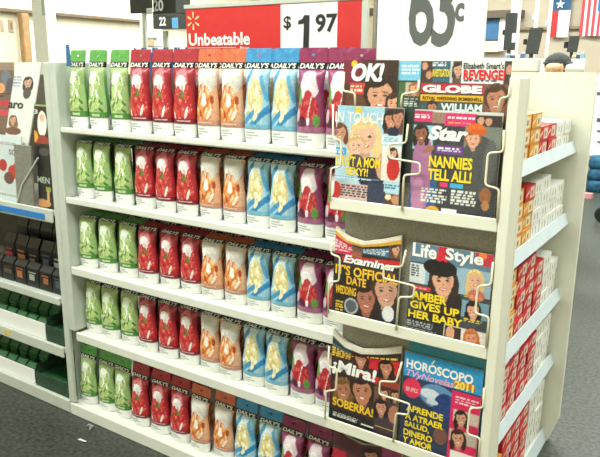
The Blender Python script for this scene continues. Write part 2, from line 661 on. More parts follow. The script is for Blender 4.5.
KINDS = ['green'] * 3 + ['red'] * 3 + ['orange'] * 2 + ['blue'] * 2 + ['purple'] * 2
CX = [.034, .148, .268, .388, .498, .602, .710, .814, .917, 1.019, 1.126, 1.229]
CX5 = [-.035, .083, .188, .3, .41, .52, .632, .742, .85, .958, 1.063, 1.165]
ROWNAME = ['top shelf', 'second shelf from the top', 'middle shelf', 'fourth shelf from the top', 'bottom shelf']
pos3 = {3: ['left', 'middle', 'right'], 2: ['left', 'right']}
proto = {(k, fd): make_pouch(k, fd) for k in HEADC for fd in (False, True)}
used = set()
for r in range(5):
    for c in range(12):
        k = KINDS[c]
        first = KINDS.index(k)
        n = KINDS.count(k)
        which = pos3[n][c - first]
        for back in (0, 1):
            key = (k, r in (1, 2, 3))
            if back == 0 and key not in used:
                o = proto[key]
                used.add(key)
            else:
                o = copy_tree(proto[key])
            x = (CX5 if r == 4 else CX)[c] + ((-0.004, -.008, -.014)[c] if r == 3 and c < 3 else -.022 if r == 3 else 0) - .007 * min(1, c / 3) + random.uniform(-.002, .002)
            y = 0.057 + back * 0.1 + random.uniform(-.005, .005)
            o.location = (x + back * random.uniform(-.002, .002), y, PLATE[r] + 0.0005)
            o.scale = (1, 1, (1.03, .96, .90, .93, .9)[r])
            o.rotation_euler = (-0.02 if r == 4 else 0.0, 0, random.uniform(-.06, .06))
            cnt = 'of the three' if n == 3 else 'of the two'
            if back:
                lab = '%s pouch behind the %s front one on the %s' % (FLAV[k], which, ROWNAME[r])
                grp = 'second row of drink pouches'
            else:
                lab = '%s drink pouch, %s %s on the %s' % (FLAV[k], which, cnt, ROWNAME[r])
                grp = 'front row of drink pouches'
            tag(o, lab, 'pouch', grp)


# ------------------------------------------------------------------ magazine rack
RXL, RXR, RY = 1.262, 1.747, -0.07
LIPZ = [(1.107, 1.142), (0.765, 0.801), (0.409, 0.446), (0.06, 0.097)]
rack = thing('magazine_rack', (1.5, -0.04, 0), 'white magazine rack of stacked tiers with bent wire holders', 'magazine rack')
MB().box(1.285, RXR, -0.016, -0.0105, 0.0, 1.475, 0.001).build('back_panel', GREYPERF, rack)
for zb, zt in LIPZ:
    m = MB()
    m.box(RXL, RXR, RY, RY + 0.006, zb, zt, 0.0025)
    m.box(RXL + .02, RXR, RY + 0.006, -0.016, zb, zb + 0.006)
    m.build('tier_lip', CREAM, rack)


def wire(pix, Y=-0.074):
    pts = []
    raw = [atY(px, py, Y) for px, py in pix]
    for i, q in enumerate(raw):      # round the bends
        if 0 < i < len(raw) - 1:
            a, b = raw[i - 1] - q, raw[i + 1] - q
            la, lb = np.linalg.norm(a), np.linalg.norm(b)
            d = min(0.008, la * .4, lb * .4)
            p0, p2 = q + a / la * d, q + b / lb * d
            for t in (0, .5, 1):
                pts.append(p0 * (1 - t) ** 2 + 2 * q * t * (1 - t) + p2 * t * t)
        else:
            pts.append(q)
    MB().tube(pts, 0.0029, 8).build('wire_holder', WIRE, rack, smooth=True)


WIRES = [
    # top back pair
    [(344, 72), (343, 91), (355, 93), (355, 106)],
    [(419, 80), (418, 92), (402, 94), (401, 108)],
    [(510, 86), (509, 97), (500, 98), (498, 112)],
    # first tier
    [(333, 104), (333, 139), (341, 140), (341, 167), (331, 168), (330, 200)],
    [(408, 124), (406, 143), (389, 144), (389, 158), (420, 163), (420, 174), (404, 175), (402, 211)],
    [(504, 130), (503, 152), (488, 153), (485, 185), (499, 189), (497, 222)],
    # second tier
    [(332, 238), (331, 254), (340, 257), (339, 281), (329, 282), (328, 313)],
    [(406, 250), (402, 267), (384, 266), (383, 278), (415, 286), (413, 297), (399, 297), (396, 330)],
    [(493, 262), (491, 285), (478, 286), (475, 313), (489, 317), (486, 348)],
    # third tier
    [(329, 346), (328, 366), (337, 369), (336, 390), (326, 391), (325, 419)],
    [(402, 362), (396, 382), (380, 381), (379, 394), (410, 404), (408, 415), (396, 413), (393, 442)],
    [(484, 388), (483, 408), (470, 408), (467, 434), (480, 438), (478, 466)],
]
for w in WIRES:
    wire(w)


class Mag:
    """a magazine standing in the rack; layout is given in photo pixels of its cover"""
    def __init__(self, label, tl, tr, zb, Yb, k=0.06, thick=0.006, base=(60, 60, 60), curl=None, xl=None, xr=None, name='magazine', group='magazines in the rack', cell=0.0023, zt=None, shear=0.0, xref=None):
        self.sh = shear
        self.Yb, self.k, self.zb, self.th = Yb, k, zb, thick
        self.xl = self.xz(*tl)[0] if xl is None else xl
        self.xr = self.xz(*tr)[0] if xr is None else xr
        self.zt = zt or max(self.p(*tl)[2], self.p(*tr)[2])
        self.curl = curl
        w, h = self.xr - self.xl, self.zt - zb
        self.nu, self.nv = int(w / cell) + 1, int(h / cell) + 1
        x = np.linspace(self.xl, self.xr, self.nu)
        z = np.linspace(zb, self.zt, self.nv)
        X, Z = np.meshgrid(x, z)
        self.C = Canvas(X, Z, base)
        self.root = thing(name, ((self.xl + self.xr) / 2, Yb, zb), label, 'magazine', group)

    def p(self, px, py):
        d = ray(px, py)
        t = (self.Yb + self.k * (CAM[2] - self.zb) - CAM[1]) / (d[1] - self.k * d[2])
        return CAM + d * t

    def xz(self, px, py):
        q = self.p(px, py)
        return q[0] - self.sh * (q[2] - self.zb), q[2]

    def surf(self, x, z, lift=0.0):
        y = self.Yb + self.k * (z - self.zb) - lift
        if self.curl:
            u = (x - self.xl) / (self.xr - self.xl)
            dz, dy = self.curl(u, (z - self.zb) / (self.zt - self.zb))
            z, y = z + dz, y + dy
        return (x + self.sh * (z - self.zb), y, z)

    def rect(self, x0, y0, x1, y1, col, a=1.0):
        p, q = self.xz(x0, y0), self.xz(x1, y1)
        self.C.rect(p[0], p[1], q[0], q[1], col, a)

    def frac(self, u0, v0, u1, v1, col):
        w, h = self.xr - self.xl, self.zt - self.zb
        self.C.rect(self.xl + u0 * w, self.zb + v0 * h, self.xl + u1 * w, self.zb + v1 * h, col)

    def ell(self, cx, cy, rx, ry, col, rot=0.0, a=1.0):
        c, e, g = self.xz(cx, cy), self.xz(cx + 1, cy), self.xz(cx, cy + 1)
        self.C.ell(c[0], c[1], rx * (e[0] - c[0]), ry * (c[1] - g[1]), col, rot, a)

    def line(self, x0, y0, x1, y1, w, col):
        p, q = self.xz(x0, y0), self.xz(x1, y1)
        self.C.band(p[0], p[1], q[0], q[1], w * 0.0026, col)

    def face(self, cx, cy, h, skin=(224, 172, 142), hair=(60, 40, 30), long=True, w=0.72):
        """generic printed portrait, h = half height of the face in pixels"""
        self.ell(cx, cy - h * .25, h * (w + .25), h * 1.05, hair)
        if long:
            self.ell(cx - h * w, cy + h * .5, h * .35, h * 1.0, hair)
            self.ell(cx + h * w, cy + h * .5, h * .35, h * 1.0, hair)
        for q in (-.5, -.1, .35):      # hair strands
            self.ell(cx + q * h, cy - h * 1.0, h * .1, h * .25, tuple(min(255, c * 1.25 + 8) for c in hair), q)
        self.ell(cx, cy + h * .95, h * .32, h * .5, tuple(c * .84 for c in skin))
        self.ell(cx, cy - h * .12, h * w, h * .78, skin)
        self.ell(cx, cy + h * .42, h * w * .74, h * .56, skin)
        self.ell(cx + h * w * .55, cy + h * .15, h * .2, h * .5, tuple(c * .93 for c in skin))
        self.ell(cx - h * .1, cy - h * .8, h * w * .75, h * .24, hair, .25)
        for q in (-1, 1):
            self.ell(cx + q * h * .29, cy - h * .08, h * .13, h * .07, (64, 46, 40))
            self.ell(cx + q * h * .3, cy - h * .27, h * .17, h * .035, tuple(c * .8 + 26 for c in hair), -q * .15)
            self.ell(cx + q * h * .38, cy + h * .28, h * .14, h * .12, tuple(min(255, a * b) for a, b in zip(skin, (1.0, .93, .92))))
        self.ell(cx + h * .03, cy + h * .2, h * .08, h * .1, tuple(c * .86 for c in skin))
        self.ell(cx, cy + h * .5, h * .27, h * .1, (190, 92, 86))
        self.ell(cx, cy + h * .485, h * .19, h * .045, (244, 238, 230))

    def smallprint(self, x0, y0, x1, y1, n, col=(235, 235, 230), seed=1):
        r = random.Random(seed)
        p, q = self.xz(x0, y0), self.xz(x1, y1)
        hgt = (p[1] - q[1]) / n
        for i in range(n):
            zt = p[1] - i * hgt
            x = p[0]
            end = p[0] + (q[0] - p[0]) * r.uniform(.8, 1)
            while x < end:
                l = r.uniform(.006, .016)
                self.C.rect(x, zt - hgt * .62, min(x + l, end), zt, col)
                x += l + .004
    # lettering is kept in a list and built with the cover

    def text(self, s, x0, y0, x1, y1, col, bold=0.02, shear=0.0, name='headline'):
        p, q = self.xz(x0, y0), self.xz(x1, y1)
        letters(name, s, lambda a, b: self.surf(a, b, 0.0012), (p[0], q[1], q[0], p[1]), ink(col), self.root, bold, shear)

    def textc(self, s, x0, y0, x1, cap, col, bold=0.02, shear=0.0, name='headline'):
        self.text(s, x0, y0, x1, y0 + cap + (y0 - 52) / (x0 + 765) * (x1 - x0), col, bold, shear, name)

    def build(self):
        self.C.noise(7)
        C = self.C
        nu, nv = self.nu, self.nv
        P = np.array([self.surf(x, z) for x, z in zip(C.X.ravel(), C.Z.ravel())])
        fs = [(j * nu + i, j * nu + i + 1, (j + 1) * nu + i + 1, (j + 1) * nu + i) for j in range(nv - 1) for i in range(nu - 1)]
        mesh_obj('cover', P, fs, PRINT, self.root, smooth=True, colors=C.c.reshape(-1, 3))
        # page block behind the cover
        us = np.linspace(self.xl + .001, self.xr - .001, 14)
        vz = np.linspace(self.zb, self.zt - .001, 14)
        vs = []
        for lift in (-0.0006, -self.th):
            for z in vz:
                for x in us:
                    vs.append(self.surf(x, z, lift))
        n = 14
        N = n * n
        f = []
        for j in range(n - 1):
            for i in range(n - 1):
                a = j * n + i
                f.append((a, a + 1, a + n + 1, a + n))
                f.append((N + a, N + a + n, N + a + n + 1, N + a + 1))
        for i in range(n - 1):
            f.append((i, N + i, N + i + 1, i + 1))
            t = (n - 1) * n + i
            f.append((t, t + 1, N + t + 1, N + t))
            l = i * n
            f.append((l, l + n, N + l + n, N + l))
            rr = i * n + n - 1
            f.append((rr, N + rr, N + rr + n, rr + n))
        mesh_obj('page_block', vs, f, PAPER, self.root)


YEL, WHT, RED, BLK = (244, 214, 44), (240, 240, 236), (206, 34, 46), (26, 26, 28)

# --- celebrity weekly, back row left
g = Mag('glossy magazine titled OK with a dark-haired man, back row of top tier', (344, 60), (399, 61), 1.20, -0.032, 0.03, thick=0.003, base=(58, 42, 34))
g.rect(344, 58, 386, 110, (70, 48, 40))
g.rect(344, 60, 362, 84, (120, 40, 60))
g.rect(350, 83, 364, 94, (206, 60, 50))
g.rect(346, 94, 366, 110, (96, 60, 44))
g.face(380, 97, 17, (206, 152, 122), (46, 32, 24), False, .74)
g.face(394, 104, 9, (214, 158, 128), (60, 38, 28))
g.ell(354.5, 64, 3, 3.4, (240, 190, 50))
g.smallprint(351, 85, 363, 93, 2, (250, 220, 190), 3)
g.text('OK!', 352, 63, 384, 82, WHT, .05, .2, 'title')
g.build()
# --- second back row magazine with light blue panel
g = Mag('magazine with a light blue panel between two taller covers, back row of the top tier', (386, 61), (422, 62), 1.20, -0.026, 0.02, thick=0.002, base=(40, 52, 46))
g.rect(386, 60, 399, 81, (70, 110, 150))
g.face(392, 68, 6, (222, 170, 140), (200, 160, 90))
g.rect(387, 75, 398, 81, (46, 96, 170))
g.rect(399, 60, 423, 81, (118, 192, 222))
g.smallprint(402, 65, 420, 76, 3, (240, 248, 250), 5)
g.rect(399, 82, 406, 110, (74, 104, 66))
g.rect(406, 82, 422, 96, (190, 176, 150))
g.face(414, 89, 5.5, (220, 164, 132), (150, 100, 60))
g.rect(401, 96, 422, 112, (44, 62, 58))
g.smallprint(404, 98, 418, 108, 4, (200, 210, 200), 6)
g.build()
# --- tabloid, back row right
g = Mag('tabloid headed GLOBE with a red revenge banner, back row of the top tier', (421.5, 61), (512, 64), 1.20, -0.032, 0.03, thick=0.003, base=(76, 66, 60))
g.rect(421, 59, 451, 82, (52, 96, 120))
g.rect(421, 59, 432, 82, (70, 52, 46))
g.ell(425, 66, 3, 4, (206, 150, 120))
g.ell(429, 75, 3, 4, (196, 140, 110))
g.smallprint(433, 62, 449, 67, 2, (226, 230, 232), 8)
g.rect(451, 58, 454, 83, (200, 200, 196))
g.rect(454, 59, 463, 83, (96, 74, 66))
g.face(458, 70, 6, (206, 160, 140), (60, 44, 40))
g.rect(463, 59, 506, 84, (228, 232, 230))
g.rect(505, 60, 514, 84, (64, 60, 62))
g.ell(509, 70, 3, 5, (190, 140, 120))
g.smallprint(464, 80, 503, 82.5, 1, (70, 90, 110), 9)
g.rect(421, 83, 484, 94, (198, 36, 54))
g.rect(421, 94, 484, 102.5, (226, 176, 44))
g.rect(421, 102, 484, 125, (64, 88, 92))
g.rect(484, 84, 514, 125, (120, 84, 66))
g.face(496, 100, 13, (186, 126, 100), (74, 48, 36), False, .7)
g.face(432, 108, 6, (176, 120, 96), (50, 40, 36), False)
g.text("Elizabeth Smart's", 464, 62.5, 504, 69, (30, 34, 40), .02)
g.text('REVENGE!', 464, 69.5, 505, 80.5, (214, 34, 40), .04)
g.text('INVESTIGATION', 433, 69, 450, 77, YEL, .03)
g.text('GLOBE', 423, 84.5, 482, 94, WHT, .06, 0, 'title')
g.text('ROYAL WEDDING BOMBSHELL', 423, 96, 482, 101.5, (40, 34, 22), .02)
g.text('WILLIAM', 441, 103, 482, 112, (214, 226, 224), .04)
g.build()
# --- weekly with blonde mother and child
g = Mag('pale blue magazine with a blonde woman and a child on its cover, top tier left', (333, 105), (404, 112), 1.112, -0.052, 0.05, base=(176, 208, 222), xl=1.264)
g.rect(330, 104, 386, 126, (158, 202, 222))
g.rect(331, 105, 404, 108, (206, 226, 232))
g.face(365, 138, 16, (226, 178, 152), (226, 196, 140))
g.ell(371, 174, 14, 17, (44, 40, 54))
g.ell(381, 166, 5, 13, (214, 160, 132))
g.face(356, 146, 9, (230, 182, 156), (206, 170, 120), False, .8)
g.ell(356, 162, 8, 8, (70, 66, 80))
g.face(340, 133, 8, (206, 150, 120), (110, 62, 40))
g.rect(333, 147, 346, 155, (78, 156, 208))
g.smallprint(334, 149, 345, 154, 2, WHT, 11)
g.rect(331, 156, 380, 173, (86, 88, 100), .0)
g.rect(334, 175, 379, 181, (96, 160, 208))
g.smallprint(336, 176.5, 377, 180.5, 1, WHT, 12)
g.rect(332, 181, 383, 212, (206, 178, 172))
g.rect(368, 182, 384, 212, (52, 60, 84))
g.ell(336, 190, 5, 9, (190, 50, 46))
g.smallprint(341, 184, 372, 200, 5, (56, 50, 56), 13)
g.rect(385, 108, 404, 135, (92, 60, 50))
g.face(391, 120, 8, (206, 142, 112), (34, 26, 26))
g.face(398, 118, 7, (196, 136, 110), (54, 36, 30), False)
g.ell(393, 132, 6, 5, (30, 40, 66))
g.rect(382, 135, 403, 145, (206, 226, 232))
g.smallprint(384, 137, 401, 143, 3, (90, 150, 190), 14)
g.rect(383, 146, 401, 182, (232, 222, 214))
g.face(393, 154, 5, (222, 168, 140), (60, 36, 28))
g.ell(393, 169, 6.5, 12, (200, 40, 40))
g.rect(384, 182, 400, 193, (180, 214, 230))
g.smallprint(385, 184, 399, 191, 2, (60, 110, 150), 15)
g.rect(384, 193, 400, 212, (86, 54, 40))
g.ell(388, 197, 3, 3, (240, 222, 190))
g.ell(395, 200, 4, 5, (200, 140, 100))
g.ell(358.5, 110.5, 3.4, 3.8, (240, 206, 50))
g.textc('IN TOUCH', 336, 111, 383, 11, WHT, .015, 0, 'title')
g.textc("CAN'T A MOM", 336, 154.5, 380, 10.5, YEL, .03)
g.textc('SEXY?!', 346, 166.5, 368, 8, YEL, .03)
g.build()
# --- star weekly
g = Mag('magazine headed Star with a girl in purple and yellow nannies headline', (415, 109), (503, 121), 1.112, -0.054, 0.05, base=(58, 60, 64))
g.rect(411, 106, 505, 122, (206, 210, 204))
g.rect(413, 110, 433, 122, (214, 48, 108))
g.rect(433, 112, 445, 124, (150, 120, 104))
g.rect(445, 113, 476, 127, (216, 46, 112))
g.rect(476, 115, 502, 128, (60, 48, 46))
g.ell(481, 121, 3.5, 4, (206, 150, 120))
g.ell(489, 122, 3.5, 4, (200, 146, 118))
g.smallprint(415, 114, 432, 119, 2, WHT, 21)
g.smallprint(448, 116, 475, 121, 1, WHT, 22)
g.smallprint(448, 122, 474, 125, 1, (240, 190, 60), 23)
g.rect(410, 124, 432, 150, (150, 196, 214))
g.rect(408, 170, 434, 220, (44, 92, 140))
g.rect(465, 126, 503, 150, (120, 128, 120))
g.ell(421, 173, 10, 46, (170, 112, 152))
g.ell(417, 200, 6, 24, (186, 130, 166))
g.face(421, 134, 8, (150, 96, 74), (44, 32, 30))
g.ell(429, 149, 6, 3, (160, 104, 80), .5)
g.ell(478, 168, 19, 32, (74, 76, 76))
g.ell(490, 162, 7, 22, (92, 94, 92))
g.face(473, 140, 8, (222, 170, 142), (150, 90, 60), False, .85)
g.ell(476, 129, 9.5, 5.5, (224, 108, 36))
g.ell(478, 132, 10, 3, (206, 92, 30))
g.rect(436, 145, 463, 155, (110, 60, 140))
g.smallprint(438, 147, 462, 153.5, 2, WHT, 25)
g.rect(440, 182, 447, 187, (222, 60, 120))
g.rect(450, 183, 463, 189, (70, 170, 220))
g.smallprint(421, 187, 446, 205, 5, (226, 226, 220), 26)
g.smallprint(451, 190, 476, 208, 5, (226, 226, 220), 27)
g.ell(485, 196, 6, 8, (150, 96, 60))
g.ell(485, 206, 4, 5, (180, 130, 80))
g.ell(432, 211, 7, 5, (236, 160, 40))
g.rect(441, 208, 456, 220, (236, 236, 230))
g.textc('Star', 429, 125, 468, 15, WHT, .05, .25, 'title')
g.textc('NANNIES', 429.5, 155, 472, 12, YEL, .035)
g.textc('TELL ALL!', 428.5, 168, 471, 11.8, YEL, .035)
g.build()


def sag(u, v):
    t = max(0.0, (v - .72) / .28)
    t = t * t * (3 - 2 * t)
    prof = np.interp(u, [0, .2, .45, .75, 1], [0.0, -.024, -.030, -.014, .004])
    return prof * t, -0.012 * t * math.sin(math.pi * u)


# --- examiner tabloid
g = Mag('curled tabloid with yellow it is official headline, second tier left', (336, 227), (402, 235), .771, -0.050, 0.06, thick=0.012, base=(52, 44, 40), curl=sag, zt=1.05)
g.rect(330, 228, 404, 240, (226, 176, 60))
g.rect(325, 200, 410, 233, (236, 226, 200))
g.rect(330, 233, 353, 256, (206, 40, 80))
g.rect(352, 240, 402, 260, (60, 120, 160))
g.rect(353, 242, 362, 258, (150, 96, 76))
g.rect(390, 243, 402, 260, (110, 70, 56))
g.face(396, 250, 5, (214, 166, 140), (60, 44, 36), False)
g.smallprint(364, 243, 390, 257, 4, (236, 240, 240), 31)
g.smallprint(336, 238, 352, 254, 4, (246, 206, 214), 32)
g.line(342, 258, 402, 264, 5, (200, 40, 44))
g.rect(330, 262, 404, 345, (44, 38, 36))
g.face(366, 300, 13, (176, 112, 92), (44, 30, 28), True, .7)
g.face(386, 292, 16, (206, 156, 132), (72, 50, 36), False, .7)
g.rect(380, 310, 402, 340, (40, 44, 54))
g.ell(388, 314, 6, 8, (220, 222, 224))
g.ell(351, 306, 7, 8, (170, 174, 180))
g.ell(351, 306, 5.4, 6.2, (84, 90, 98))
g.smallprint(336, 300, 343, 312, 4, (226, 190, 60), 33)
g.frac(0, .955, 1, 1, (236, 228, 206))
g.frac(0, .915, 1, .955, (226, 170, 60))
g.textc('Examiner', 344, 254, 398, 8.5, WHT, .04, .2, 'title')
g.textc("IT'S OFFICIAL", 336, 263, 398, 10.5, (240, 190, 50), .03)
g.textc('DATE', 347, 275.5, 366, 8.5, (240, 190, 50), .03)
g.textc('WEDDING', 336, 284, 356, 8.5, (240, 190, 50), .03)
g.build()
# --- life and style
g = Mag('magazine headed Life and Style with a woman in a black hat', (412, 242), (494, 256), .771, -0.054, 0.05, base=(70, 76, 84))
g.rect(405, 240, 495, 275, (96, 126, 150))
g.rect(465, 250, 495, 262, (90, 130, 150))
g.rect(440, 240, 448, 262, (196, 40, 56))
g.rect(476, 252, 494, 268, (200, 50, 66))
g.ell(483, 256, 4, 4, (236, 130, 60))
g.rect(410, 262, 426, 285, (214, 220, 222))
g.smallprint(412, 264, 419, 278, 5, (70, 74, 80), 41)
g.rect(426, 262, 462, 292, (150, 182, 202))
g.ell(442, 306, 20, 30, (46, 36, 36))
g.face(443, 282, 15, (224, 168, 138), (52, 38, 36), True, .72)
g.ell(440, 268, 17, 9, (24, 23, 25))
g.rect(411, 284, 430, 292, (206, 66, 70))
g.smallprint(413, 286, 429, 290.5, 2, (246, 214, 210), 42)
g.rect(461, 268, 490, 300, (150, 180, 196))
g.face(475, 281, 9, (226, 170, 144), (220, 186, 120))
g.ell(476, 296, 9, 6, (200, 110, 96))
g.rect(462, 299, 488, 322, (120, 160, 180))
g.face(473, 311, 8, (222, 164, 136), (36, 28, 28))
g.smallprint(464, 294, 484, 301, 2, (230, 196, 70), 43)
g.smallprint(464, 318, 484, 326, 2, (230, 196, 70), 44)
g.rect(460, 328, 484, 352, (226, 214, 206))
g.face(471, 339, 8, (220, 150, 122), (190, 110, 60))
g.rect(404, 310, 444, 350, (40, 42, 44))
g.smallprint(407, 319, 436, 337, 5, (170, 176, 176), 45)
g.rect(444, 324, 461, 342, (232, 226, 214))
g.rect(445, 325, 460, 341, (60, 44, 40))
g.ell(450, 333, 4.5, 7, (216, 160, 130))
g.textc('Life', 413.4, 242, 436.5, 14, WHT, .03, 0, 'title')
g.textc('&', 437, 246, 448, 15, (216, 40, 60), .03, 0, 'title')
g.textc('Style', 446, 247.5, 483, 16, WHT, .03, 0, 'title')
g.textc('AMBER', 412.5, 290, 446.5, 8.8, YEL, .035)
g.textc('GIVES UP', 410.7, 299.3, 459, 8.2, YEL, .035)
g.textc('HER BABY', 408.6, 308.3, 462, 8.2, YEL, .035)
g.build()


def sag2(u, v):
    t = max(0.0, (v - .72) / .28)
    t = t * t * (3 - 2 * t)
    prof = np.interp(u, [0, .2, .45, .75, 1], [0.0, -.030, -.038, -.020, .0])
    return prof * t, -0.010 * t * math.sin(math.pi * u)


# --- mira
g = Mag('curled Spanish magazine with white and red Mira title, third tier left', (333, 334), (402, 346), .415, -0.050, 0.06, thick=0.012, base=(60, 42, 40), curl=sag2, zt=.726)
g.rect(328, 330, 352, 352, (60, 54, 44))
g.rect(325, 310, 415, 344, (222, 216, 200))
g.rect(330, 344, 352, 347, (70, 110, 130))
g.smallprint(333, 346, 354, 362, 4, (232, 190, 70), 51)
g.rect(354, 350, 404, 378, (206, 40, 50))
g.face(361, 358, 8, (206, 142, 112), (60, 36, 30))
g.face(386, 368, 8, (196, 130, 104), (40, 28, 26))
g.smallprint(368, 352, 398, 357, 1, (246, 214, 90), 52)
g.rect(374, 376, 402, 392, (150, 60, 50))
g.rect(354, 371, 377, 384, (216, 40, 50))
g.face(343, 390, 10, (176, 120, 92), (120, 84, 50))
g.face(362, 392, 13, (186, 126, 96), (50, 34, 30), False)
g.rect(328, 406, 374, 440, (34, 34, 34))
g.rect(375, 386, 402, 410, (110, 80, 70))
g.face(384, 394, 5, (220, 160, 130), (70, 46, 36))
g.face(395, 396, 5, (210, 150, 120), (44, 30, 28))
g.rect(375, 398, 402, 440, (70, 56, 66))
g.face(381, 408, 7, (206, 146, 116), (40, 28, 30))
g.ell(394, 415, 6, 9, (180, 120, 96))
g.rect(375, 426, 402, 434, (204, 170, 60))
g.smallprint(333, 411, 360, 425, 4, (196, 196, 190), 53)
g.rect(361, 423, 373, 429, (214, 216, 210))
g.frac(0, .93, 1, 1, (226, 220, 204))
g.frac(0, .905, .32, .93, (70, 110, 130))
g.textc('¡Mira!', 333, 358, 376, 16, WHT, .04, .1, 'title')
g.textc('SOBERRA!', 333, 396, 373, 9, (240, 196, 50), .03)
g.build()
# --- teal magazine behind the horoscope
g = Mag('teal-blue magazine peeping out behind the horoscope magazine', (409, 347), (487, 366), .415, -0.034, 0.02, base=(46, 110, 130), zt=.752)
g.rect(405, 352, 490, 358, (60, 140, 160))
g.build()
# --- horoscope
g = Mag('blue horoscope magazine for 2011 with yellow headline lines', (405, 353), (484, 371), .415, -0.054, 0.05, base=(44, 60, 92))
g.rect(400, 348, 488, 398, (48, 150, 206))
g.rect(398, 386, 455, 460, (46, 58, 84))
g.ell(437, 397, 18, 12, (96, 140, 180))
g.ell(430, 394, 10, 5, (206, 216, 226))
g.ell(445, 408, 12, 14, (38, 62, 120))
g.ell(432, 402, 6, 3, (196, 206, 214))
g.ell(412, 388, 9, 10, (222, 50, 86))
g.smallprint(406, 386, 419, 394, 3, (246, 206, 214), 61)
g.rect(452, 390, 484, 470, (214, 44, 92))
g.smallprint(456, 396, 478, 410, 3, (246, 210, 222), 62)
g.rect(454, 409, 478, 428, (206, 190, 180))
g.face(461, 419, 7, (206, 150, 120), (40, 30, 28))
g.rect(450, 428, 476, 449, (190, 176, 166))
g.face(458, 439, 8, (210, 150, 122), (56, 38, 34))
g.rect(450, 449, 474, 470, (226, 222, 216))
g.rect(395, 446, 452, 470, (40, 50, 60))
g.ell(440, 436, 7, 9, (120, 80, 70))
g.rect(454, 380, 475, 391, (224, 120, 36))
g.textc('HOROSCOPO', 407, 358, 473, 9.8, WHT, .035, 0, 'title')
a, b = g.p(431.5, 363.5), g.p(434.5, 360.5)
mesh_obj('accent_mark', [(a[0], a[1] - .0012, a[2]), (a[0] + .003, a[1] - .0012, a[2] - .0015), (b[0] + .003, b[1] - .0012, b[2]), (b[0], b[1] - .0012, b[2] + .002)], [(0, 1, 2, 3)], ink(WHT), g.root)
g.textc('TVyNovelas', 407, 368.5, 454, 9, (232, 170, 204), .02, .3, 'title')
g.textc('2011', 455, 380, 473.5, 8.2, (246, 230, 90), .04)
for s_, x_, y_, x2_ in [('APRENDE', 406.7, 403.5, 443), ('A ATRAER', 405.5, 411.8, 443), ('SALUD,', 405, 419.8, 429), ('DINERO', 403.8, 427.5, 432), ('Y AMOR', 403, 435, 432)]:
    g.textc(s_, x_, y_, x2_, 6.8, YEL, .035)
g.build()
# --- bottom tier left, mostly below the frame
g = Mag('magazine with rolled pale top edge in the lowest tier, partly cut off', (334, 430), (402, 452), .066, -0.050, 0.06, thick=0.012, base=(84, 50, 54), curl=sag, zt=.405)
g.rect(325, 420, 410, 436, (196, 192, 184))
g.rect(325, 444, 345, 480, (176, 40, 56))
g.face(372, 452, 9, (196, 140, 116), (50, 36, 34))
g.rect(384, 440, 404, 480, (150, 70, 110))
g.build()


# ------------------------------------------------------------------ gum shelf unit facing the right aisle
gum = thing('gum_shelf_unit', (1.6, 0.45, 0), 'cream shelf unit of small candy cartons facing the right aisle', 'shelf unit')
MB().box(1.748, 1.776, -0.072, -0.0045, 0.0, 1.485, 0.003).build('front_post', CREAM, gum)
MB().box(1.462, 1.776, -0.004, 0.008, 0.0, 1.485).build('side_panel', CREAM, gum)
MB().prism([(1.462, 0.0), (1.722, 0.0), (1.757, 0.11), (1.757, 1.495), (1.462, 1.495)], 1, 0.965, 0.99).build('side_panel', CREAM, gum)
MB().box(1.462, 1.475, 0.008, 0.965, 0.0, 1.495).build('back_panel', CREAM, gum)
GP = [(1.205, 1.246), (0.932, 0.974), (0.627, 0.672), (0.352, 0.394), (0.0, 0.06)]
for zb, zt in GP:
    s = MB().box(1.475, 1.70, 0.0085, 0.964, zt - 0.03, zt - 0.014).build('shelf', CREAM, gum)
    MB().prism([(1.70, zt), (1.703, zt), (1.717, zb), (1.70, zb)], 1, 0.0085, 0.964).build('price_channel', PRICE, s)


def carton_mesh(kind):
    """a small carton, printed on the faces that show: front (+X), top, near side (-Y)"""
    w, d, h = 0.108, 0.11, 0.047
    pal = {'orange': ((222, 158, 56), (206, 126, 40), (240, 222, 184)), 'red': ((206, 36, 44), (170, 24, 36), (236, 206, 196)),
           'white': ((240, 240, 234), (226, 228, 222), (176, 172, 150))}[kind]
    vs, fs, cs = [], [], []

    def sheet(P0, A, B, na, nb, fn):
        n = len(vs)
        for j in range(nb):
            for i in range(na):
                a, b = i / (na - 1), j / (nb - 1)
                vs.append(tuple(P0[k] + A[k] * a + B[k] * b for k in range(3)))
                cs.append(fn(a, b))
        for j in range(nb - 1):
            for i in range(na - 1):
                q = n + j * na + i
                fs.append((q, q + 1, q + na + 1, q + na))
    def front(a, b):
        if kind == 'white':
            if abs(a - .3) < .06 and .3 < b < .75 or abs(a - .62) < .05 and .2 < b < .7:
                return pal[2]
            return pal[0] if b > .12 else pal[1]
        if .46 < a < .9 and .15 < b < .85:
            if .6 < a < .75 and .3 < b < .6:
                return (150, 120, 90)
            return pal[2]
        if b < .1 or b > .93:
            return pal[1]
        return (250, 236, 214) if (.1 < a < .36 and abs(b - .3 - a * .9) < .08) else pal[0]
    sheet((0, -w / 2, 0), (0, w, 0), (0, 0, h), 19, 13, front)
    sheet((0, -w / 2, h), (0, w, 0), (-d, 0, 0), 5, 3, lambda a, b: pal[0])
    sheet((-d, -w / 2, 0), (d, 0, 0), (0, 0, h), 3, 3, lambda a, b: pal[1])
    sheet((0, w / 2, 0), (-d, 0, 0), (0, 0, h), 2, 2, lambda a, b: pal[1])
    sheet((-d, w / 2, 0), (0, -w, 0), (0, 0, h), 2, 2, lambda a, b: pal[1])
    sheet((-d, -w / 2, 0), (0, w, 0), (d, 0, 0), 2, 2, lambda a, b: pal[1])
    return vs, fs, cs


cart = {}
for k in ('orange', 'red', 'white'):
    vs, fs, cs = carton_mesh(k)
    cart[k] = mesh_obj('candy_carton', vs, fs, CARTON, org=(0, 0, 0), colors=np.array(cs, float))
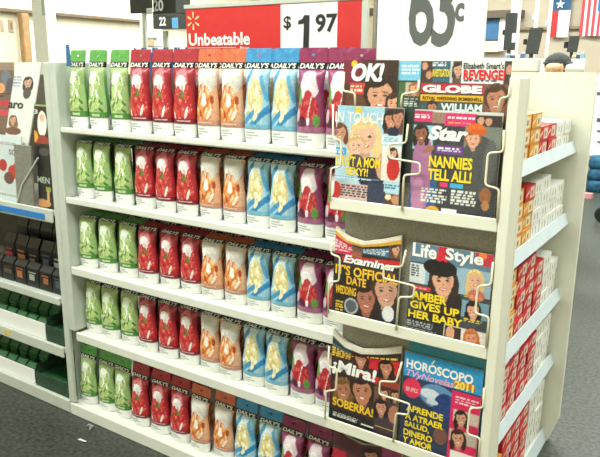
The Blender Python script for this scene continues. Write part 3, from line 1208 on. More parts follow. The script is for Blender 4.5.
# per shelf: columns from the post towards the far panel, each a list of cartons from the shelf upwards
W_, R_, O_ = 'white', 'red', 'orange'
STACK = [
    [[O_] * 3, [O_] * 3, [O_] * 3, [R_] * 2, [R_] * 2, [W_] * 2, [W_] * 2],
    [[O_] * 4, [O_] * 4, [O_, O_, O_, R_], [W_] * 4, [W_] * 4, [W_] * 3, [W_] * 3],
    [[O_] * 5, [O_] * 5, [R_] * 5, [R_] * 5, [R_] * 4, [W_] * 4, [W_] * 3],
    [[O_] * 5, [R_] * 5, [R_] * 5, [R_] * 5, [R_] * 4, [W_] * 4, [W_] * 4],
    [[O_] * 4, [O_] * 4, [R_] * 5, [R_] * 5, [R_] * 5, [W_] * 5, [W_] * 5]]
GNAME = ['top', 'second', 'middle', 'fourth', 'bottom']
ORD = ['first', 'second', 'third', 'fourth', 'fifth', 'sixth', 'seventh']
LEVEL = ['lowest', 'second up', 'third up', 'fourth up', 'fifth up']
CW = {'orange': 'orange', 'red': 'red', 'white': 'white'}
usedc = set()
for r, cols in enumerate(STACK):
    zt = GP[r][1] - 0.014
    for c, st in enumerate(cols):
        y = 0.215 + c * 0.112
        for i, k in enumerate(st):
            if k in usedc:
                o = cart[k].copy()
                COL.objects.link(o)
            else:
                o = cart[k]
                usedc.add(k)
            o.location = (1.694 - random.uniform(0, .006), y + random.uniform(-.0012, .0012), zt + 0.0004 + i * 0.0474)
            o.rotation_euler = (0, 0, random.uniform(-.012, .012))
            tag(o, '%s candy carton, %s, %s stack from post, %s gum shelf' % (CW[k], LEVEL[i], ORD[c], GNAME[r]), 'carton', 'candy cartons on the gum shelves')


# ------------------------------------------------------------------ price signs on top of the pouch unit
def plane_pos(Y):
    return lambda a, b: (a, Y, b)


def sign_text(name, s, px, Y, m, parent, bold=0.02, shear=0.0):
    p, q = atY(px[0], px[1], Y), atY(px[2], px[3], Y)
    return letters(name, s, plane_pos(Y), (p[0], q[2], q[0], p[2]), m, parent, bold, shear)


SY = 0.30
sg = thing('price_sign', (0.76, SY, 1.47), 'long red price sign reading Unbeatable with white one ninety-seven panel', 'sign')
RDM = mat('sign_red', (206, 44, 44), 0.5, noise=0.04, scale=30)
SWH = mat('sign_white', (238, 238, 236), 0.5, noise=0.01, scale=30)
INKB = mat('sign_black', (36, 36, 38), 0.5)
MB().box(0.384, 1.146, SY, SY + 0.006, 1.515, 1.716).build('red_board', RDM, sg)
pn = MB().box(0.829, 1.058, SY - 0.002, SY, 1.52, 1.714).build('price_panel', SWH, sg)
MB().box(0.375, 1.155, SY - 0.004, SY + 0.012, 1.716, 1.732, 0.002).build('top_channel', GREYW, sg)
MB().box(0.375, 1.155, SY - 0.004, SY + 0.012, 1.503, 1.515, 0.002).build('bottom_channel', GREYW, sg)
for x in (0.45, 1.09):
    MB().box(x - .012, x + .012, SY + 0.001, SY + 0.009, 1.262, 1.503, 0.002).build('support_post', GREYW, sg)
MB().box(1.146, 1.17, SY, SY + 0.012, 1.503, 1.732, 0.002).build('end_cap', GREYW, sg)
sign_text('lettering', 'Unbeatable', (188.5, 33.5, 250, 45), SY - .0015, SWH, sg, .03)
sign_text('lettering', 'Prices', (240, 46.5, 249.5, 49.5), SY - .0015, SWH, sg, .02)
p, q = atY(188, 48, SY - .0015), atY(236, 50, SY - .0015)
MB().box(p[0], q[0], SY - .0018, SY - .0012, p[2] - .001, p[2] + .0008).build('underline', SWH, sg)
sign_text('price_lettering', '$', (283.5, 16, 291, 30), SY - .0035, INKB, pn, .02)
one = [atY(x, y, SY - .0035) for x, y in ((304.2, 15), (309.6, 15), (308.6, 49.5), (302.9, 49.5), (303.8, 23.5), (298, 24.5), (298.2, 20.6), (302.2, 19))]
mesh_obj('price_lettering', one, [tuple(range(8))], INKB, pn)
sign_text('price_lettering', '97', (315.5, 14, 337, 32), SY - .0035, INKB, pn, .03)
c = atY(193.5, 21, SY)
for k in range(6):
    a = math.pi / 2 + k * math.pi / 3
    ca, sa = math.cos(a), math.sin(a)
    r0, r1, w0, w1 = .011, .031, .0022, .0042
    pts = [(c[0] + r0 * ca - w0 * sa, SY - .0015, c[2] + r0 * sa + w0 * ca), (c[0] + r0 * ca + w0 * sa, SY - .0015, c[2] + r0 * sa - w0 * ca),
           (c[0] + r1 * ca + w1 * sa, SY - .0015, c[2] + r1 * sa - w1 * ca), (c[0] + (r1 + .003) * ca, SY - .0015, c[2] + (r1 + .003) * sa), (c[0] + r1 * ca - w1 * sa, SY - .0015, c[2] + r1 * sa + w1 * ca)]
    mesh_obj('spark_ray', pts, [(0, 1, 2, 3, 4)], mat('spark_yellow', (250, 214, 150), 0.5), sg)

S2 = 0.22
sg2 = thing('price_sign', (1.41, S2, 1.36), 'large white price sign reading sixty-three cents above the magazine rack', 'sign')
a, b = atY(377, 30, S2), atY(483, 30, S2)
MB().box(a[0], b[0], S2, S2 + 0.006, 1.50, 1.92, 0.001).build('board', SWH, sg2)
MB().box(a[0] - .014, a[0] - .001, S2 - .004, S2 + .01, 1.262, 1.94, 0.002).build('side_channel', STEEL, sg2)
MB().box(b[0] + .001, b[0] + .006, S2 - .003, S2 + .008, 1.497, 1.92, 0.001).build('edge_strip', SWH, sg2)
SGR = mat('sign_grey_ink', (88, 94, 92), 0.5)
sign_text('price_lettering', '6', (411, -36, 432.5, 46), S2 - .0015, SGR, sg2, .012)
sign_text('price_lettering', '3', (435, -36, 453.5, 47), S2 - .0015, SGR, sg2, .012)
sign_text('price_lettering', 'c', (455.6, 3, 463.6, 21.5), S2 - .0015, SGR, sg2, .03)
MB().box(1.33, 1.745, 0.19, 0.217, 1.4955, 1.532, 0.004).build('sign_base', WHITE, sg2)

# blue and white bag tops of the packs standing on the far side of the unit
for i in range(5):
    xa, xb = [atY(132 + 11 * (i + d), 50, 0.42)[0] for d in (0, 1)]
    root = thing('snack_bag', ((xa + xb) / 2, 0.43, 1.2), 'blue and white bag top behind the red pouches, %s from the left' % ORD[i], 'bag', 'blue bags behind the red pouches')
    zt_ = atY(160, 47.5, .43)[2] - 1.2
    w = (xb - xa) / 2 - .001
    cx = (xa + xb) / 2
    m = MB()
    prof = [(0, .02), (.05, .03), (.2, .028), (zt_ - .05, .008), (zt_, .001)]
    vs = []
    for z, t in prof:
        vs += [(cx - w, .43, 1.2 + z), (cx, .43 - t, 1.2 + z), (cx + w, .43, 1.2 + z), (cx, .43 + t, 1.2 + z)]
    fs = [(0, 1, 2, 3)] + [(j * 4 + k, j * 4 + (k + 1) % 4, j * 4 + 4 + (k + 1) % 4, j * 4 + 4 + k) for j in range(4) for k in range(4)] + [(16, 17, 18, 19)]
    m.add(vs, fs).build('bag_body', mat('bag_blue', (44, 84, 140), 0.4), root)
    MB().box(cx - w * .55, cx + w * .45, .4265, .4335, 1.2 + zt_ - .02, 1.2 + zt_ + .001).build('white_label', SWH, root)
tag(MB().box(-0.3, 1.45, 0.376, 0.50, 1.188, 1.1995).build('back_shelf', WHITE), 'white shelf on the far side of the pouch unit', 'shelf')
p = atY(68, 53, 0.0)
tgm = MB().prism([(p[0] - .012, 1.50), (p[0] + .014, 1.50), (p[0] + .010, 1.58), (p[0] - .008, 1.58)], 1, -.002, .001)
tag(tgm.build('shelf_tag', mat('tag_blue', (52, 104, 150), 0.5)), 'small blue tag standing at the grey upright left of the green pouches', 'tag')


# ------------------------------------------------------------------ left neighbouring shelf unit
lu = thing('shelf_unit', (-0.7, 0.2, 0), 'grey-white shelf unit at left edge with magazines, dark sweets and green packs', 'shelf unit')
LP = [(0.864, 0.922), (0.500, 0.536), (0.258, 0.308), (0.0, 0.06)]
for k, (zb, zt) in enumerate(LP):
    s = MB().box(-1.3, -0.104, 0.002, 0.38, zt - 0.025, zt - 0.008).build('shelf', GREYW, lu)
    lp = MB().box(-1.3, -0.112 if k < 3 else -0.097, -0.008, 0.002, zb, zt, 0.004).build('shelf_lip', GREYW, s)
    if k == 0:
        p0, p1 = atY(0, 204, -.009), atY(45, 221, -.009)
        MB().box(-1.2, p1[0], -.0105, -.008, p1[2] + .004, p0[2] - .004, .001).build('blue_price_strip', mat('strip_blue', (44, 122, 196), 0.4, noise=0.05, scale=20), s)
MB().box(-1.3, -0.104, 0.38, 0.395, 0, 1.46).build('back_panel', DARKBACK, lu)
MB().box(-1.32, -1.3, 0, 0.395, 0, 1.5).build('side_panel', GREYW, lu)
MB().box(-1.3, -0.104, 0.02, 0.024, 0.92, 1.14).build('magazine_fence', mat('clear_grey', (150, 152, 146), .4, noise=.05), lu) if False else None

GRP = 'magazines in the left rack'
g = Mag('colourful magazine at left photo edge behind the white one, left shelf', (-22, 62), (14, 61), 1.06, 0.085, 0.10, base=(120, 96, 84), zt=1.515, group=GRP)
g.rect(-22, 60, 14, 70, (150, 130, 110))
g.ell(6, 78, 5, 8, (110, 120, 130))
g.ell(10, 86, 4, 8, (90, 84, 90))
g.ell(1, 88, 4, 5, (226, 160, 110))
g.rect(-22, 99, 10, 107, (196, 60, 70))
g.rect(-22, 108, 10, 116, (206, 70, 80))
g.smallprint(-20, 92, 10, 98, 2, (40, 40, 40), 70)
g.build()
g = Mag('white magazine leaning left with a small standing figure, left shelf', (16, 62), (41, 63), 1.09, 0.062, 0.10, base=(226, 228, 224), zt=1.515, shear=0.25, group=GRP)
g.face(28, 83, 5, (206, 170, 150), (60, 50, 46))
g.ell(27, 93, 4, 6, (90, 84, 80))
g.smallprint(14, 76, 21, 88, 4, (130, 150, 180), 71)
g.ell(14, 125, 4, 5, (150, 110, 90))
g.ell(13, 131, 8, 4, (120, 84, 70))
g.face(13, 120, 4, (214, 170, 140), (120, 90, 70))
g.text('aro', 9, 102, 23, 109, (50, 50, 50), .03, 0, 'title')
g.build()
g = Mag('dark magazine with a white-haired head and orange shape beside the grey upright', (34, 104), (47, 104), 1.09, 0.045, 0.08, base=(56, 48, 44), zt=1.345, xr=-0.135, group=GRP)
g.rect(34, 104, 48, 107, (150, 180, 110))
g.ell(42, 124, 4.6, 13, (240, 236, 228))
g.ell(42, 118, 2.5, 4, (224, 184, 156))
g.ell(42, 141, 7, 6, (150, 60, 46))
g.ell(33.5, 136, 4.5, 6, (230, 160, 50))
g.text('3', 34, 109, 38, 114, (220, 220, 216), .03, 0, 'title')
g.build()
g = Mag('pale magazine with red flowers in front row at left photo edge', (-22, 126), (21, 140), .915, 0.018, 0.10, base=(196, 208, 208), zt=1.205, group=GRP)
g.rect(-22, 130, 21, 146, (206, 218, 220))
g.smallprint(-10, 140, 20, 147, 2, (150, 120, 140), 73)
g.text('SOU', 9, 149, 20, 156, (120, 110, 120), .02, 0, 'title')
g.ell(3, 165, 4, 6, (176, 50, 50))
g.ell(13, 172, 5, 7, (196, 56, 54))
g.ell(9, 178, 5, 6, (110, 70, 60))
g.ell(17, 168, 4, 6, (170, 60, 50))
g.smallprint(-5, 192, 19, 198, 2, (90, 90, 84), 74)
g.build()
g = Mag('black magazine with pale green MEN lettering beside the grey upright', (37, 145), (50, 146), .915, 0.022, 0.06, base=(44, 42, 40), zt=1.185, xr=-0.128, group=GRP)
g.ell(44, 152, 5, 4, (84, 80, 76))
g.text('MEN', 37.5, 176, 50, 184, (176, 190, 170), .03, 0, 'title')
g.ell(43, 203, 8, 4, (196, 140, 90))
g.rect(46, 187, 51, 192, (150, 160, 70))
g.rect(47, 191, 50, 204, (206, 160, 110))
g.build()
# grey divider bracket
p0, p1 = atY(21, 146, 0.012), atY(38, 199, 0.012)
dv = thing('magazine_divider', ((p0[0] + p1[0]) / 2, 0.012, 0.914), 'flat grey divider plate with a pale diagonal rib, left shelf', 'divider')
MB().prism([(-.366, .915), (-.247, .915), (-.236, 1.175), (-.352, 1.175)], 1, .004, .012).build('plate', mat('grey_plate', (128, 126, 116), .5, noise=.12, scale=50), dv)
w0, w1 = atY(22, 185, .002), atY(38, 158, .002)
MB().tube([w0, w1], .004, 6).build('rib', GREYW, dv)
MB().tube([(-.366, .002, .915), (w0[0], .002, w0[2])], .004, 6).build('rib', GREYW, dv)

# dark sweet packs on the second shelf
r = random.Random(5)
LABC = [(176, 96, 56), (150, 160, 152), (150, 50, 48), (110, 96, 76), (160, 104, 60), (72, 84, 96), (84, 70, 60)]


def pack(x, y, z, w, d, h, label, base, spot, grp, cat='box', name='sweet_pack'):
    root = thing(name, (x, y, z), label, cat, grp)
    # tapered pack with crimped top
    prof = [(0, 1.0, 1.0), (.06, 1.03, 1.05), (.78, 1.0, .95), (.9, .97, .45), (1.0, .97, .12)]
    vs = []
    for t, a, b in prof:
        for sx, sy in ((-1, -1), (1, -1), (1, 1), (-1, 1)):
            vs.append((x + sx * w / 2 * a, y + sy * d / 2 * b, z + t * h))
    fs = [(3, 2, 1, 0)] + [(j * 4 + k, j * 4 + (k + 1) % 4, j * 4 + 4 + (k + 1) % 4, j * 4 + 4 + k) for j in range(len(prof) - 1) for k in range(4)]
    fs.append(tuple((len(prof) - 1) * 4 + k for k in range(4)))
    m = MB()
    m.add(vs, fs)
    m.build('wrapper', base, root)
    m = MB()
    cz = z + h * .42
    hw, hz, dx = w * r.uniform(.2, .4), h * r.uniform(.08, .17), w * r.uniform(-.06, .06)
    m.box(x + dx - hw, x + dx + hw, y - d / 2 * 1.05 - .0015, y - d / 2 * 1.04, cz - hz, cz + hz, .0004)
    m.box(x - w * .3, x + w * .3, y - d / 2 * 1.05 - .001, y - d / 2 * 1.04, cz + hz + h * .06, cz + hz + h * .1)
    m.build('label_patch', ink(spot, .4), root)
    return root


DKP = mat('dark_wrapper', (30, 28, 28), 0.35, noise=0.3, scale=60)
for lev in range(3):
    for c in range(6):
        x = -0.165 - c * 0.092
        y = 0.06 + lev * 0.075
        z = LP[1][1] - .008 + .0004 if lev == 0 else LP[1][1] - .008 + .0004
        h = 0.11 + lev * 0.085
        pack(x + r.uniform(-.003, .003), y, z, .084, .05, h,
             'dark sweet pack with small colour patch, %s row, %s from the grey upright' % (['front', 'middle', 'back'][lev], ORD[c]), DKP, r.choice(LABC), 'dark sweet packs on the left unit')

GRN = mat('green_wrapper', (52, 112, 66), 0.35, rgb2=(34, 70, 44), scale=70)
GRD = mat('dark_green_card', (50, 84, 58), 0.5, rgb2=(32, 52, 40), scale=90)
for k, (sh, z0, x1, hh) in enumerate([('third', LP[2][1] - .008, -0.262, .078), ('bottom', LP[3][1] - .008, -0.375, .072)]):
    tr = thing('display_tray', (-.6, .1, z0), 'white-fronted display tray of green packs on the %s left shelf' % sh, 'tray')
    MB().box(-1.1, x1, .016, .02, z0 + .0005, z0 + hh, .001).build('tray_front', SWH, tr)
    MB().box(-1.1, x1, .02, .20, z0 + .0005, z0 + .003).build('tray_floor', SWH, tr)
    MB().box(x1 - .003, x1, .02, .20, z0 + .003, z0 + hh * .8).build('tray_side', GRD, tr)
    p = atY(8, 329 - 6, .0) if k == 0 else None
    for row in range(2):
        for c in range(6):
            x = x1 - .045 - c * .078
            pack(x, .052 + row * .07, z0 + .0035, .066, .05, .082 + row * .035,
                 'green sweet pack in white tray, %s left shelf, %s row, %s from tray end' % (sh, ['front', 'back'][row], ORD[c]), GRN, (104, 160, 110), 'green packs in the trays')
for k, (sh, z0, xa, xb, hh) in enumerate([('third', LP[2][1] - .008, -0.252, -0.118, .11), ('bottom', LP[3][1] - .008, -0.362, -0.115, .10)]):
    ct = thing('green_carton', ((xa + xb) / 2, .1, z0), 'dark green open carton at the right end of the %s left shelf' % sh, 'carton')
    MB().box(xa, xb, .014, .018, z0 + .0005, z0 + hh * .7, .001).build('carton_front', GRD, ct)
    MB().box(xa, xa + .003, .018, .2, z0 + .0005, z0 + hh).build('carton_side', GRD, ct)
    MB().box(xb - .003, xb, .018, .2, z0 + .0005, z0 + hh).build('carton_side', GRD, ct)
    MB().box(xa + .003, xb - .003, .018, .2, z0 + .0005, z0 + hh * .5).build('carton_filling', GRN, ct)
    MB().box(xa, xb, .2, .204, z0 + .0005, z0 + hh * 1.3).build('carton_back', GRD, ct)
p = atY(8, 328, -.009)
MB().box(p[0] - .03, p[0] + .012, -.0095, -.008, .272, .298).build('yellow_price_tag', ink((214, 190, 96)), lu)

# litter on the floor
p = hit(90, 429, 2, 0)
m = MB()
q = random.Random(3)
for i in range(3):
    a = [(p[0] + q.uniform(-.018, .018), p[1] + q.uniform(-.018, .018), q.uniform(0.001, .022)) for _ in range(5)]
    m.add(a, [(0, 1, 2), (0, 2, 3), (0, 3, 4), (1, 2, 4)])
tag(m.build('wrapper_scrap', mat('clear_scrap', (170, 180, 172), 0.15)), 'crumpled shiny wrapper scrap on the floor below the green pouches', 'litter')
p = hit(82, 440.5, 2, 0)
m = MB().prism([(p[0] - .02, p[1] - .006), (p[0] + .018, p[1] - .001), (p[0] + .022, p[1] + .006), (p[0] - .016, p[1] + .004)], 2, .0005, .002)
tag(m.build('paper_scrap', SWH), 'thin white paper scrap lying on the floor', 'litter')


# ------------------------------------------------------------------ checkout area behind
def ybox(px, Y, d, name=None, m=None, b=.004, z0=None, parent=None):
    p, q = atY(px[0], px[1], Y), atY(px[2], px[3], Y)
    return MB().box(min(p[0], q[0]), max(p[0], q[0]), Y, Y + d, min(p[2], q[2]) if z0 is None else z0, max(p[2], q[2]), b)


COLM = mat('column_white', (240, 240, 232), 0.6, noise=0.02, scale=3)
cl = thing('column', (-4.2, 3.2, 0), 'broad white store column at upper left', 'column')
p, q = atY(33, 30, 3.0), atY(47, 30, 3.0)
MB().box(p[0], q[0], 3.0, 3.13, 0, 4.3, .01).build('column_shaft', COLM, cl)
e = atY(44, 10, 2.99)
MB().box(e[0] - .03, e[0] + .02, 2.985, 2.999, 2.03, 4.0, .003).build('cable_strip', mat('strip_grey', (176, 186, 176), .5), cl)
# brown post and little notices on the cream wall
p = hit(22.5, 12, 0, -5.85)
tag(MB().box(-5.9, -5.8, p[1] - .05, p[1] + .06, 0, 2.17, .01).build('wooden_post', mat('tan_wood', (176, 140, 96), .6, noise=.12, scale=14)), 'narrow tan wooden post against the cream wall, upper left', 'post')
for i, (a, b, lab) in enumerate([(0, 4, 'left'), (8, 14, 'right')]):
    p, q = hit(a, 20, 0, -5.99), hit(b, 32, 0, -5.99)
    nt = thing('wall_notice', (-5.99, (p[1] + q[1]) / 2, q[2]), 'small brownish notice on the far cream wall, %s of two' % lab, 'notice')
    MB().box(-5.998, -5.985, p[1], q[1], q[2], p[2]).build('sheet', ink((196, 172, 150), .6), nt)
    MB().box(-5.985, -5.982, p[1] + .02, q[1] - .02, q[2] + .03, p[2] - .03).build('picture', ink((168, 128, 110), .6), nt)

# lane number lights
NUM = mat('lane_number_white', (240, 244, 236), 0.5)
CHK = mat('lane_black', (46, 50, 46), 0.5, noise=.15, scale=20)
ln = thing('lane_sign', (-2.35, 3.0, 0), 'black checkout lane sign numbered 20 above the red pouches', 'lane sign')
ybox((152, -16, 176, 13), 3.0, .2).build('sign_box', CHK, ln)
sign_text('number', '20', (153, 0, 163.5, 11), 2.998, NUM, ln, .03)
p = atY(165, -14, 3.1)
MB().box(p[0] - .02, p[0] + .02, 3.08, 3.12, p[2], 4.3, .005).build('hanging_rod', GREYW, ln)
ln = thing('lane_sign', (-3.2, 3.9, 0), 'black checkout lane sign numbered 22 with a blue tag below sign 20', 'lane sign')
ybox((152.5, 12, 176, 28), 3.9, .2).build('sign_box', CHK, ln)
sign_text('number', '22', (159, 17, 166, 25.5), 3.898, NUM, ln, .03)
ybox((171.5, 18, 177.5, 28.5), 3.88, .015).build('blue_tag', ink((92, 160, 206), .5), ln)
p = atY(165.5, 30, 4.0)
MB().box(p[0] - .03, p[0] + .03, 3.98, 4.02, 0, 1.9, .005).build('pole', GREYW, ln)
mn = thing('hanging_screen', (-2.7, 2.8, 0), 'plain black screen panel left of the lane signs', 'screen')
ybox((128.5, -18, 150, 12.5), 2.9, .04).build('panel', CHK, mn)
ybox((146, 8.5, 152, 14), 2.88, .012).build('label_strip', ink((196, 206, 196)), mn)
p = atY(144, 15, 2.93)
MB().box(p[0] - .02, p[0] + .02, 2.92, 2.95, 0, 2.02, .004).build('pole', GREYW, mn)
dev = thing('display_stand', (-4.5, 4.65, 0), 'pale grey wire display stand below the lane signs', 'stand')
ybox((139, 20, 158, 47), 4.6, .1, b=.01).build('rack_body', mat('pale_stand', (214, 216, 208), .5, noise=.06, scale=12), dev)
ybox((143, 40, 153, 46), 4.58, .02).build('tan_label', ink((206, 176, 148)), dev)
ybox((143, 33, 156, 38), 4.58, .02).build('pale_label', ink((206, 220, 224)), dev)
p = atY(150, 46, 4.65)
MB().box(p[0] - .05, p[0] + .05, 4.61, 4.69, 0, 1.72, .005).build('pole', GREYW, dev)

# gap between the two signs: cream post with brown joint
ps = thing('roof_post', (0.2, 3, 0), 'cream post with brown bracket between the two price signs', 'post')
ybox((365, -20, 373, 60), 3.0, .08, z0=0).build('shaft', mat('cream_post', (240, 222, 186), .6, noise=.04), ps)
ybox((363, 8, 373, 15), 2.98, .11).build('bracket', BROWN, ps)

# back wall: flags
def flag(px0, py0, px1, py1, fn, label, nu, nv):
    Y = 8.93
    p, q = atY(px0, py0, Y), atY(px1, py1, Y)
    x = np.linspace(p[0], q[0], nu)
    z = np.linspace(q[2], p[2], nv)
    X, Z = np.meshgrid(x, z)
    U, V = (X - p[0]) / (q[0] - p[0]), (Z - q[2]) / (p[2] - q[2])
    C = Canvas(U, V, (235, 235, 232))
    fn(C)
    yy = Y + .015 * np.sin(U * 11) * (1.2 - V)
    vs = np.concatenate([np.stack([X, yy, Z], -1).reshape(-1, 3), np.stack([X, yy + .006, Z], -1).reshape(-1, 3)])
    N = nu * nv
    fs = []
    for j in range(nv - 1):
        for i in range(nu - 1):
            a = j * nu + i
            fs.append((a, a + 1, a + nu + 1, a + nu))
            fs.append((N + a, N + a + nu, N + a + nu + 1, N + a + 1))
    root = thing('flag', ((p[0] + q[0]) / 2, Y, q[2]), label, 'flag')
    mesh_obj('cloth', vs, fs, mat('flag_cloth', attr=True, rough=.8), root, colors=np.concatenate([C.c.reshape(-1, 3)] * 2))
    MB().tube([(p[0] - .02, Y - .01, p[2] + .01), (q[0] + .02, Y - .01, p[2] + .01)], .012, 8).build('hanging_rod', GREYW, root)
    return root, p, q


def texas(C):
    C.rect(0, .66, 1, 1, (40, 78, 110))
    C.rect(0, 0, .36, .66, (176, 44, 50))


def usa(C):
    for i in range(13):
        if i % 2 == 0:
            C.rect(i / 13, 0, (i + 1) / 13, 1, (186, 60, 70))
    C.rect(.42, .45, 1, 1, (44, 100, 140))


fr, p, q = flag(553.8, -2, 568, 37, texas, 'flag with blue star field over red and white halves hanging on wall', 30, 30)
cx, cz = p[0] + (q[0] - p[0]) * .42, q[2] + (p[2] - q[2]) * .83
st = []
for k in range(10):
    a = math.pi / 2 + k * math.pi / 5
    rr = .066 if k % 2 == 0 else .026
    st.append((cx + rr * math.cos(a), 8.905, cz + rr * math.sin(a)))
mesh_obj('white_star', st + [(cx, 8.905, cz)], [(k, (k + 1) % 10, 10) for k in range(10)], SWH, fr)
flag(584.5, -18, 617, 35.5, usa, 'striped red and white flag with blue corner hanging at the right', 66, 40)

# window display on the beige wall and poles
wd = thing('wall_display', (-1.2, 8.9, 1.9), 'blue framed display board with dark top on the far wall', 'display')
ybox((478, 11, 521, 17), 8.8, .18).build('dark_header', mat('display_brown', (92, 78, 66), .6, noise=.1), wd)
ybox((482, 17, 499, 40), 8.9, .06).build('blue_board', mat('board_blue', (46, 96, 140), .5, noise=.1, scale=8), wd)
ybox((500, 16, 503, 51), 8.88, .06).build('side_post', COLM, wd)
ybox((480, 41, 500, 52), 8.92, .05).build('lower_board', mat('board_tan', (226, 206, 176), .6), wd)
for i, (xt, xb, w, yb, lab) in enumerate([(517, 514, 5, 60, 'broad pale post behind the white price sign'), (538, 535.5, 2, 60, 'thin white pole in front of the beige wall'), (551.6, 549, 1.7, 60, 'white pole beside the star flag')]):
    Y = [7.0, 5.9, 6.6][i]
    p, q = atY(xt - w, 0, Y), atY(xt + w, 0, Y)
    po = thing('store_pole', ((p[0] + q[0]) / 2, Y, 0), lab, 'pole')
    rr = (q[0] - p[0]) / 2
    MB().lathe([(rr, 0.04), (rr, 4.3)], ((p[0] + q[0]) / 2, Y, 0), 16).build('shaft', COLM, po, smooth=True)
    MB().lathe([(rr * 1.7, 0), (rr * 1.7, .03), (rr * 1.1, .05)], ((p[0] + q[0]) / 2, Y, 0), 16).build('base_collar', COLM, po)
    z = 2.05 - .02 * i
    MB().box(p[0] - rr * .8, p[0] + rr * .3, Y - .04, Y, z, z + .05, .005).build('cable_clip', SWH, po)

# registers
def register(px, Y, label, lean=0.0, blue=False):
    p, q = atY(px[0], px[1], Y), atY(px[2], px[3], Y)
    x0, x1, z0, z1 = min(p[0], q[0]), max(p[0], q[0]), min(p[2], q[2]), max(p[2], q[2])
    root = thing('register', ((x0 + x1) / 2, Y, 0), label, 'register')
    d = lean * (z1 - z0)
    MB().prism([(x0, z0), (x1, z0), (x1 + d, z1), (x0 + d, z1)], 1, Y, Y + .07).build('screen_head', DARK, root)
    MB().box(x0 + (x1 - x0) * .35, x0 + (x1 - x0) * .65, Y + .01, Y + .05, 0.9, z0, .004).build('stem', DARK, root)
    MB().box(x0 - .1, x1 + .1, Y - .1, Y + .3, 0, .9, .01).build('counter_block', GREYW, root)
    MB().box(x0 - .03, x0, Y + .02, Y + .05, (z0 + z1) / 2 - .03, (z0 + z1) / 2 + .02, .004).build('side_knob', BLACK, root)
    if blue:
        MB().box(x1 - .02, x1 + .05, Y - .006, Y + .01, z0 + .07, z0 + .16, .003).build('lit_card', mat('card_pale', (206, 218, 226), .4), root)
    return root


register((568, 36, 575, 52), 4.0, 'tall dark register screen leaning right below the two flags', .1)
register((527, 28, 536, 54), 4.6, 'dark register head standing left of the white flag pole', .12)
register((506, 13, 513, 50), 5.2, 'tall dark register post beside the blue display board', .0, True)
ct = thing('checkout_counter', (1.2, 3.4, 0), 'white checkout counter screen with small coloured goods along its edge', 'counter')
p, q = atY(484, 56, 3.6), atY(585, 58, 3.6)
MB().box(p[0] - .2, q[0], 3.6, 3.66, 0, 1.585, .006).build('screen_board', COLM, ct)
MB().box(p[0] - .2, q[0], 3.4, 3.6, 1.0, 1.03, .004).build('ledge', COLM, ct)
r = random.Random(9)
cols6 = [(120, 160, 196), (70, 92, 110), (206, 214, 206), (96, 120, 150), (176, 150, 130), (60, 84, 100), (150, 180, 190)]
cname = ['pale blue', 'slate', 'white', 'steel-blue', 'tan', 'dark teal', 'light blue']
for i in range(7):
    px = 507 + i * 5.2 if i < 4 else 574 + (i - 4) * 4
    p = atY(px, 58, 3.62)
    h = r.uniform(.02, .045)
    gd = thing('small_goods', (p[0], 3.63, 1.585), '%s little packet on top of the white checkout screen' % cname[i], 'packet', 'packets on the checkout screen')
    MB().box(p[0] - .016, p[0] + .016, 3.612, 3.648, 1.585, 1.585 + h, .004).build('packet_body', ink(cols6[i], .5), gd)
    MB().box(p[0] - .012, p[0] + .012, 3.616, 3.644, 1.585 + h, 1.585 + h + .008, .002).build('packet_cap', SWH, gd)
# dark domed bundle and tan bundle on a display behind the gum unit
tb = thing('display_stand', (0.95, 2.75, 0), 'white display stand right behind the gum shelf unit', 'stand')
a, b = atY(541, 71, 2.8), atY(587, 71, 2.8)
MB().box(a[0], b[0] - .02, 2.7, 3.1, 1.44, 1.47, .004).build('top_board', COLM, tb)
MB().box(a[0] + .03, b[0] - .04, 2.73, 3.07, 0, 1.44, .004).build('body', COLM, tb)


def dome(px0, px1, ytop, ybot, Y, name, m, label, cat, parts):
    p, q = atY(px0, ybot, Y), atY(px1, ybot, Y)
    t = atY((px0 + px1) / 2, ytop, Y)
    rx, h = (q[0] - p[0]) / 2, t[2] - p[2]
    cx = (p[0] + q[0]) / 2
    return cx, rx, p[2], h


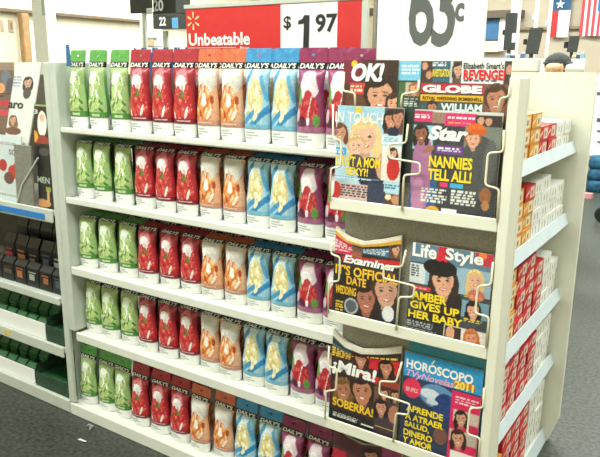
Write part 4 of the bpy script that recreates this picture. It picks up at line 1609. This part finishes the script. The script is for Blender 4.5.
cx, rx, z0, h = dome(544, 572, 52.5, 63, 2.92, None, None, None, None, None)
bn = thing('dark_bundle', (cx, 2.92, 1.47), 'dark grey domed bundle on the stand behind the gum shelves', 'bundle')
mm = MB()
mm.lathe([(rx * .8, 0), (rx * .95, (z0 - 1.47) * .9), (rx * 1.0, z0 - 1.47), (rx * .9, z0 - 1.47 + h * .35), (rx * .66, z0 - 1.47 + h * .7), (rx * .3, z0 - 1.47 + h * .95), (.004, z0 - 1.47 + h)], (cx, 2.92, 1.4705), 20)
mm.build('cover', mat('charcoal_cloth', (50, 54, 52), .8, noise=.2, scale=40), bn, smooth=True)
MB().tube([(cx + rx * 1.02 * math.cos(a), 2.92 + rx * 1.02 * math.sin(a), z0 + .001) for a in [2 * math.pi * k / 24 for k in range(25)]], .006, 6).build('rim', BLACK, bn)
for (x0, x1, yt, m, lab, nm) in [(544, 563, 63, mat('tan_fur', (190, 132, 84), .8, rgb2=(226, 190, 150), scale=18), 'tan and brown soft bundle below the dark dome', 'tan_bundle'),
                                 (564, 584, 63.5, mat('pale_roll', (220, 220, 204), .6, noise=.05), 'pale rounded roll lying right of the tan bundle', 'pale_roll')]:
    p, q = atY(x0, 70, 2.74), atY(x1, 70, 2.74)
    t = atY((x0 + x1) / 2, yt, 2.74)
    rz = (t[2] - 1.4705) / 2
    vs, fs = [], []
    n, k2 = 14, 10
    for i in range(n + 1):
        s = i / n
        e = (1 - abs(2 * s - 1) ** 3.5) ** .5
        for k in range(k2):
            a = 2 * math.pi * k / k2
            vs.append((p[0] + (q[0] - p[0]) * s, 2.755 + rz * e * math.cos(a) * 1.0, 1.4705 + rz + rz * e * math.sin(a)))
    for i in range(n):
        for k in range(k2):
            fs.append((i * k2 + k, i * k2 + (k + 1) % k2, (i + 1) * k2 + (k + 1) % k2, (i + 1) * k2 + k))
    rt = thing(nm, ((p[0] + q[0]) / 2, 2.755, 1.4705), lab, 'bundle' if nm == 'tan_bundle' else 'roll')
    MB().add(vs, fs).build('body', m, rt, smooth=True)
    MB().tube([(q[0] - .012, 2.755 + rz * .86 * math.cos(a), 1.4705 + rz + rz * .86 * math.sin(a)) for a in [2 * math.pi * k / 16 for k in range(17)]], .003, 6).build('seam', m, rt)

# far right: white display with teal cloth below, a black wheel and a pink scrap on the floor
wr = thing('display_rack', (0.95, 7.6, 0), 'white display rack with dark marks at the right photo edge', 'display rack')
p, q = atY(586, 150, 7.6), atY(640, 150, 7.6)
MB().box(p[0], q[0], 7.6, 8.2, .42, 1.46, .01).build('front_board', mat('pale_rack', (214, 222, 220), .5, noise=.04), wr)
for i, (a, b) in enumerate([(92, 95), (118, 122), (130, 132), (141, 143)]):
    t, u = atY(597, a, 7.59), atY(606, b, 7.59)
    MB().box(t[0], u[0], 7.59, 7.6, u[2], t[2], .002).build('dark_mark', ink((70, 78, 84)), wr)
MB().box(p[0] + .05, q[0] - .05, 7.7, 8.1, 0, .42).build('plinth', DARK, wr)
TEAL = mat('teal_cloth', (28, 96, 128), .8, rgb2=(18, 60, 84), scale=26)
te = thing('teal_cloth', (0.85, 7.5, 0), 'heap of teal-blue cloth under the white display rack', 'cloth')
p, q = atY(589, 170, 7.45), atY(640, 170, 7.45)
q2 = random.Random(4)
for k in range(3):
    vs, fs = [], []
    n = 12
    z0, z1 = k * .15, k * .15 + .15
    for z, s in ((z0, .96), (z0 + .05, 1.02), (z0 + .1, 1.0), (z1 - .001, .95)):
        for i in range(n):
            a = 2 * math.pi * i / n
            c, d = math.cos(a), math.sin(a)
            ex = abs(c) ** .4 * (1 if c > 0 else -1)
            ey = abs(d) ** .4 * (1 if d > 0 else -1)
            vs.append(((p[0] + q[0]) / 2 + ex * (q[0] - p[0]) / 2 * s + q2.uniform(-.008, .008), 7.42 + ey * .14 * s + q2.uniform(-.008, .008), z + .001))
    for j in range(3):
        for i in range(n):
            fs.append((j * n + i, j * n + (i + 1) % n, (j + 1) * n + (i + 1) % n, (j + 1) * n + i))
    fs += [tuple(reversed(range(n))), tuple(3 * n + i for i in range(n))]
    MB().add(vs, fs).build('fold', TEAL, te, smooth=True)
p = hit(602, 222, 2, 0)
wh = thing('cart_wheel', (p[0], p[1], 0), 'black cart wheel on the floor at the right photo edge', 'wheel')
m = MB()
n = 20
vs = []
for y, rr in ((-.03, .06), (-.025, .078), (.025, .078), (.03, .06)):
    vs += [(p[0] + rr * math.cos(2 * math.pi * k / n), p[1] + y, .079 + rr * math.sin(2 * math.pi * k / n)) for k in range(n)]
fs = [tuple(range(n)), tuple(3 * n + k for k in reversed(range(n)))] + [(j * n + k, j * n + (k + 1) % n, (j + 1) * n + (k + 1) % n, (j + 1) * n + k) for j in range(3) for k in range(n)]
m.add(vs, fs).build('tyre', BLACK, wh, smooth=False)
MB().tube([(p[0], p[1] - .04, .079), (p[0], p[1] + .04, .079)], .02, 10).build('hub', STEEL, wh)
MB().box(p[0] - .02, p[0] + .03, p[1] - .045, p[1] + .045, .16, .2, .004).build('fork', DARK, wh)
p = hit(587, 198, 2, 0)
m = MB().prism([(p[0] - .05, p[1] - .05), (p[0] + .05, p[1] - .04), (p[0] + .06, p[1] + .05), (p[0] - .04, p[1] + .04)], 2, .001, .06)
tag(m.build('pink_packet', mat('pink_wrap', (216, 150, 156), .5, noise=.1)), 'small pink packet on the floor beyond the gum shelf unit', 'packet')
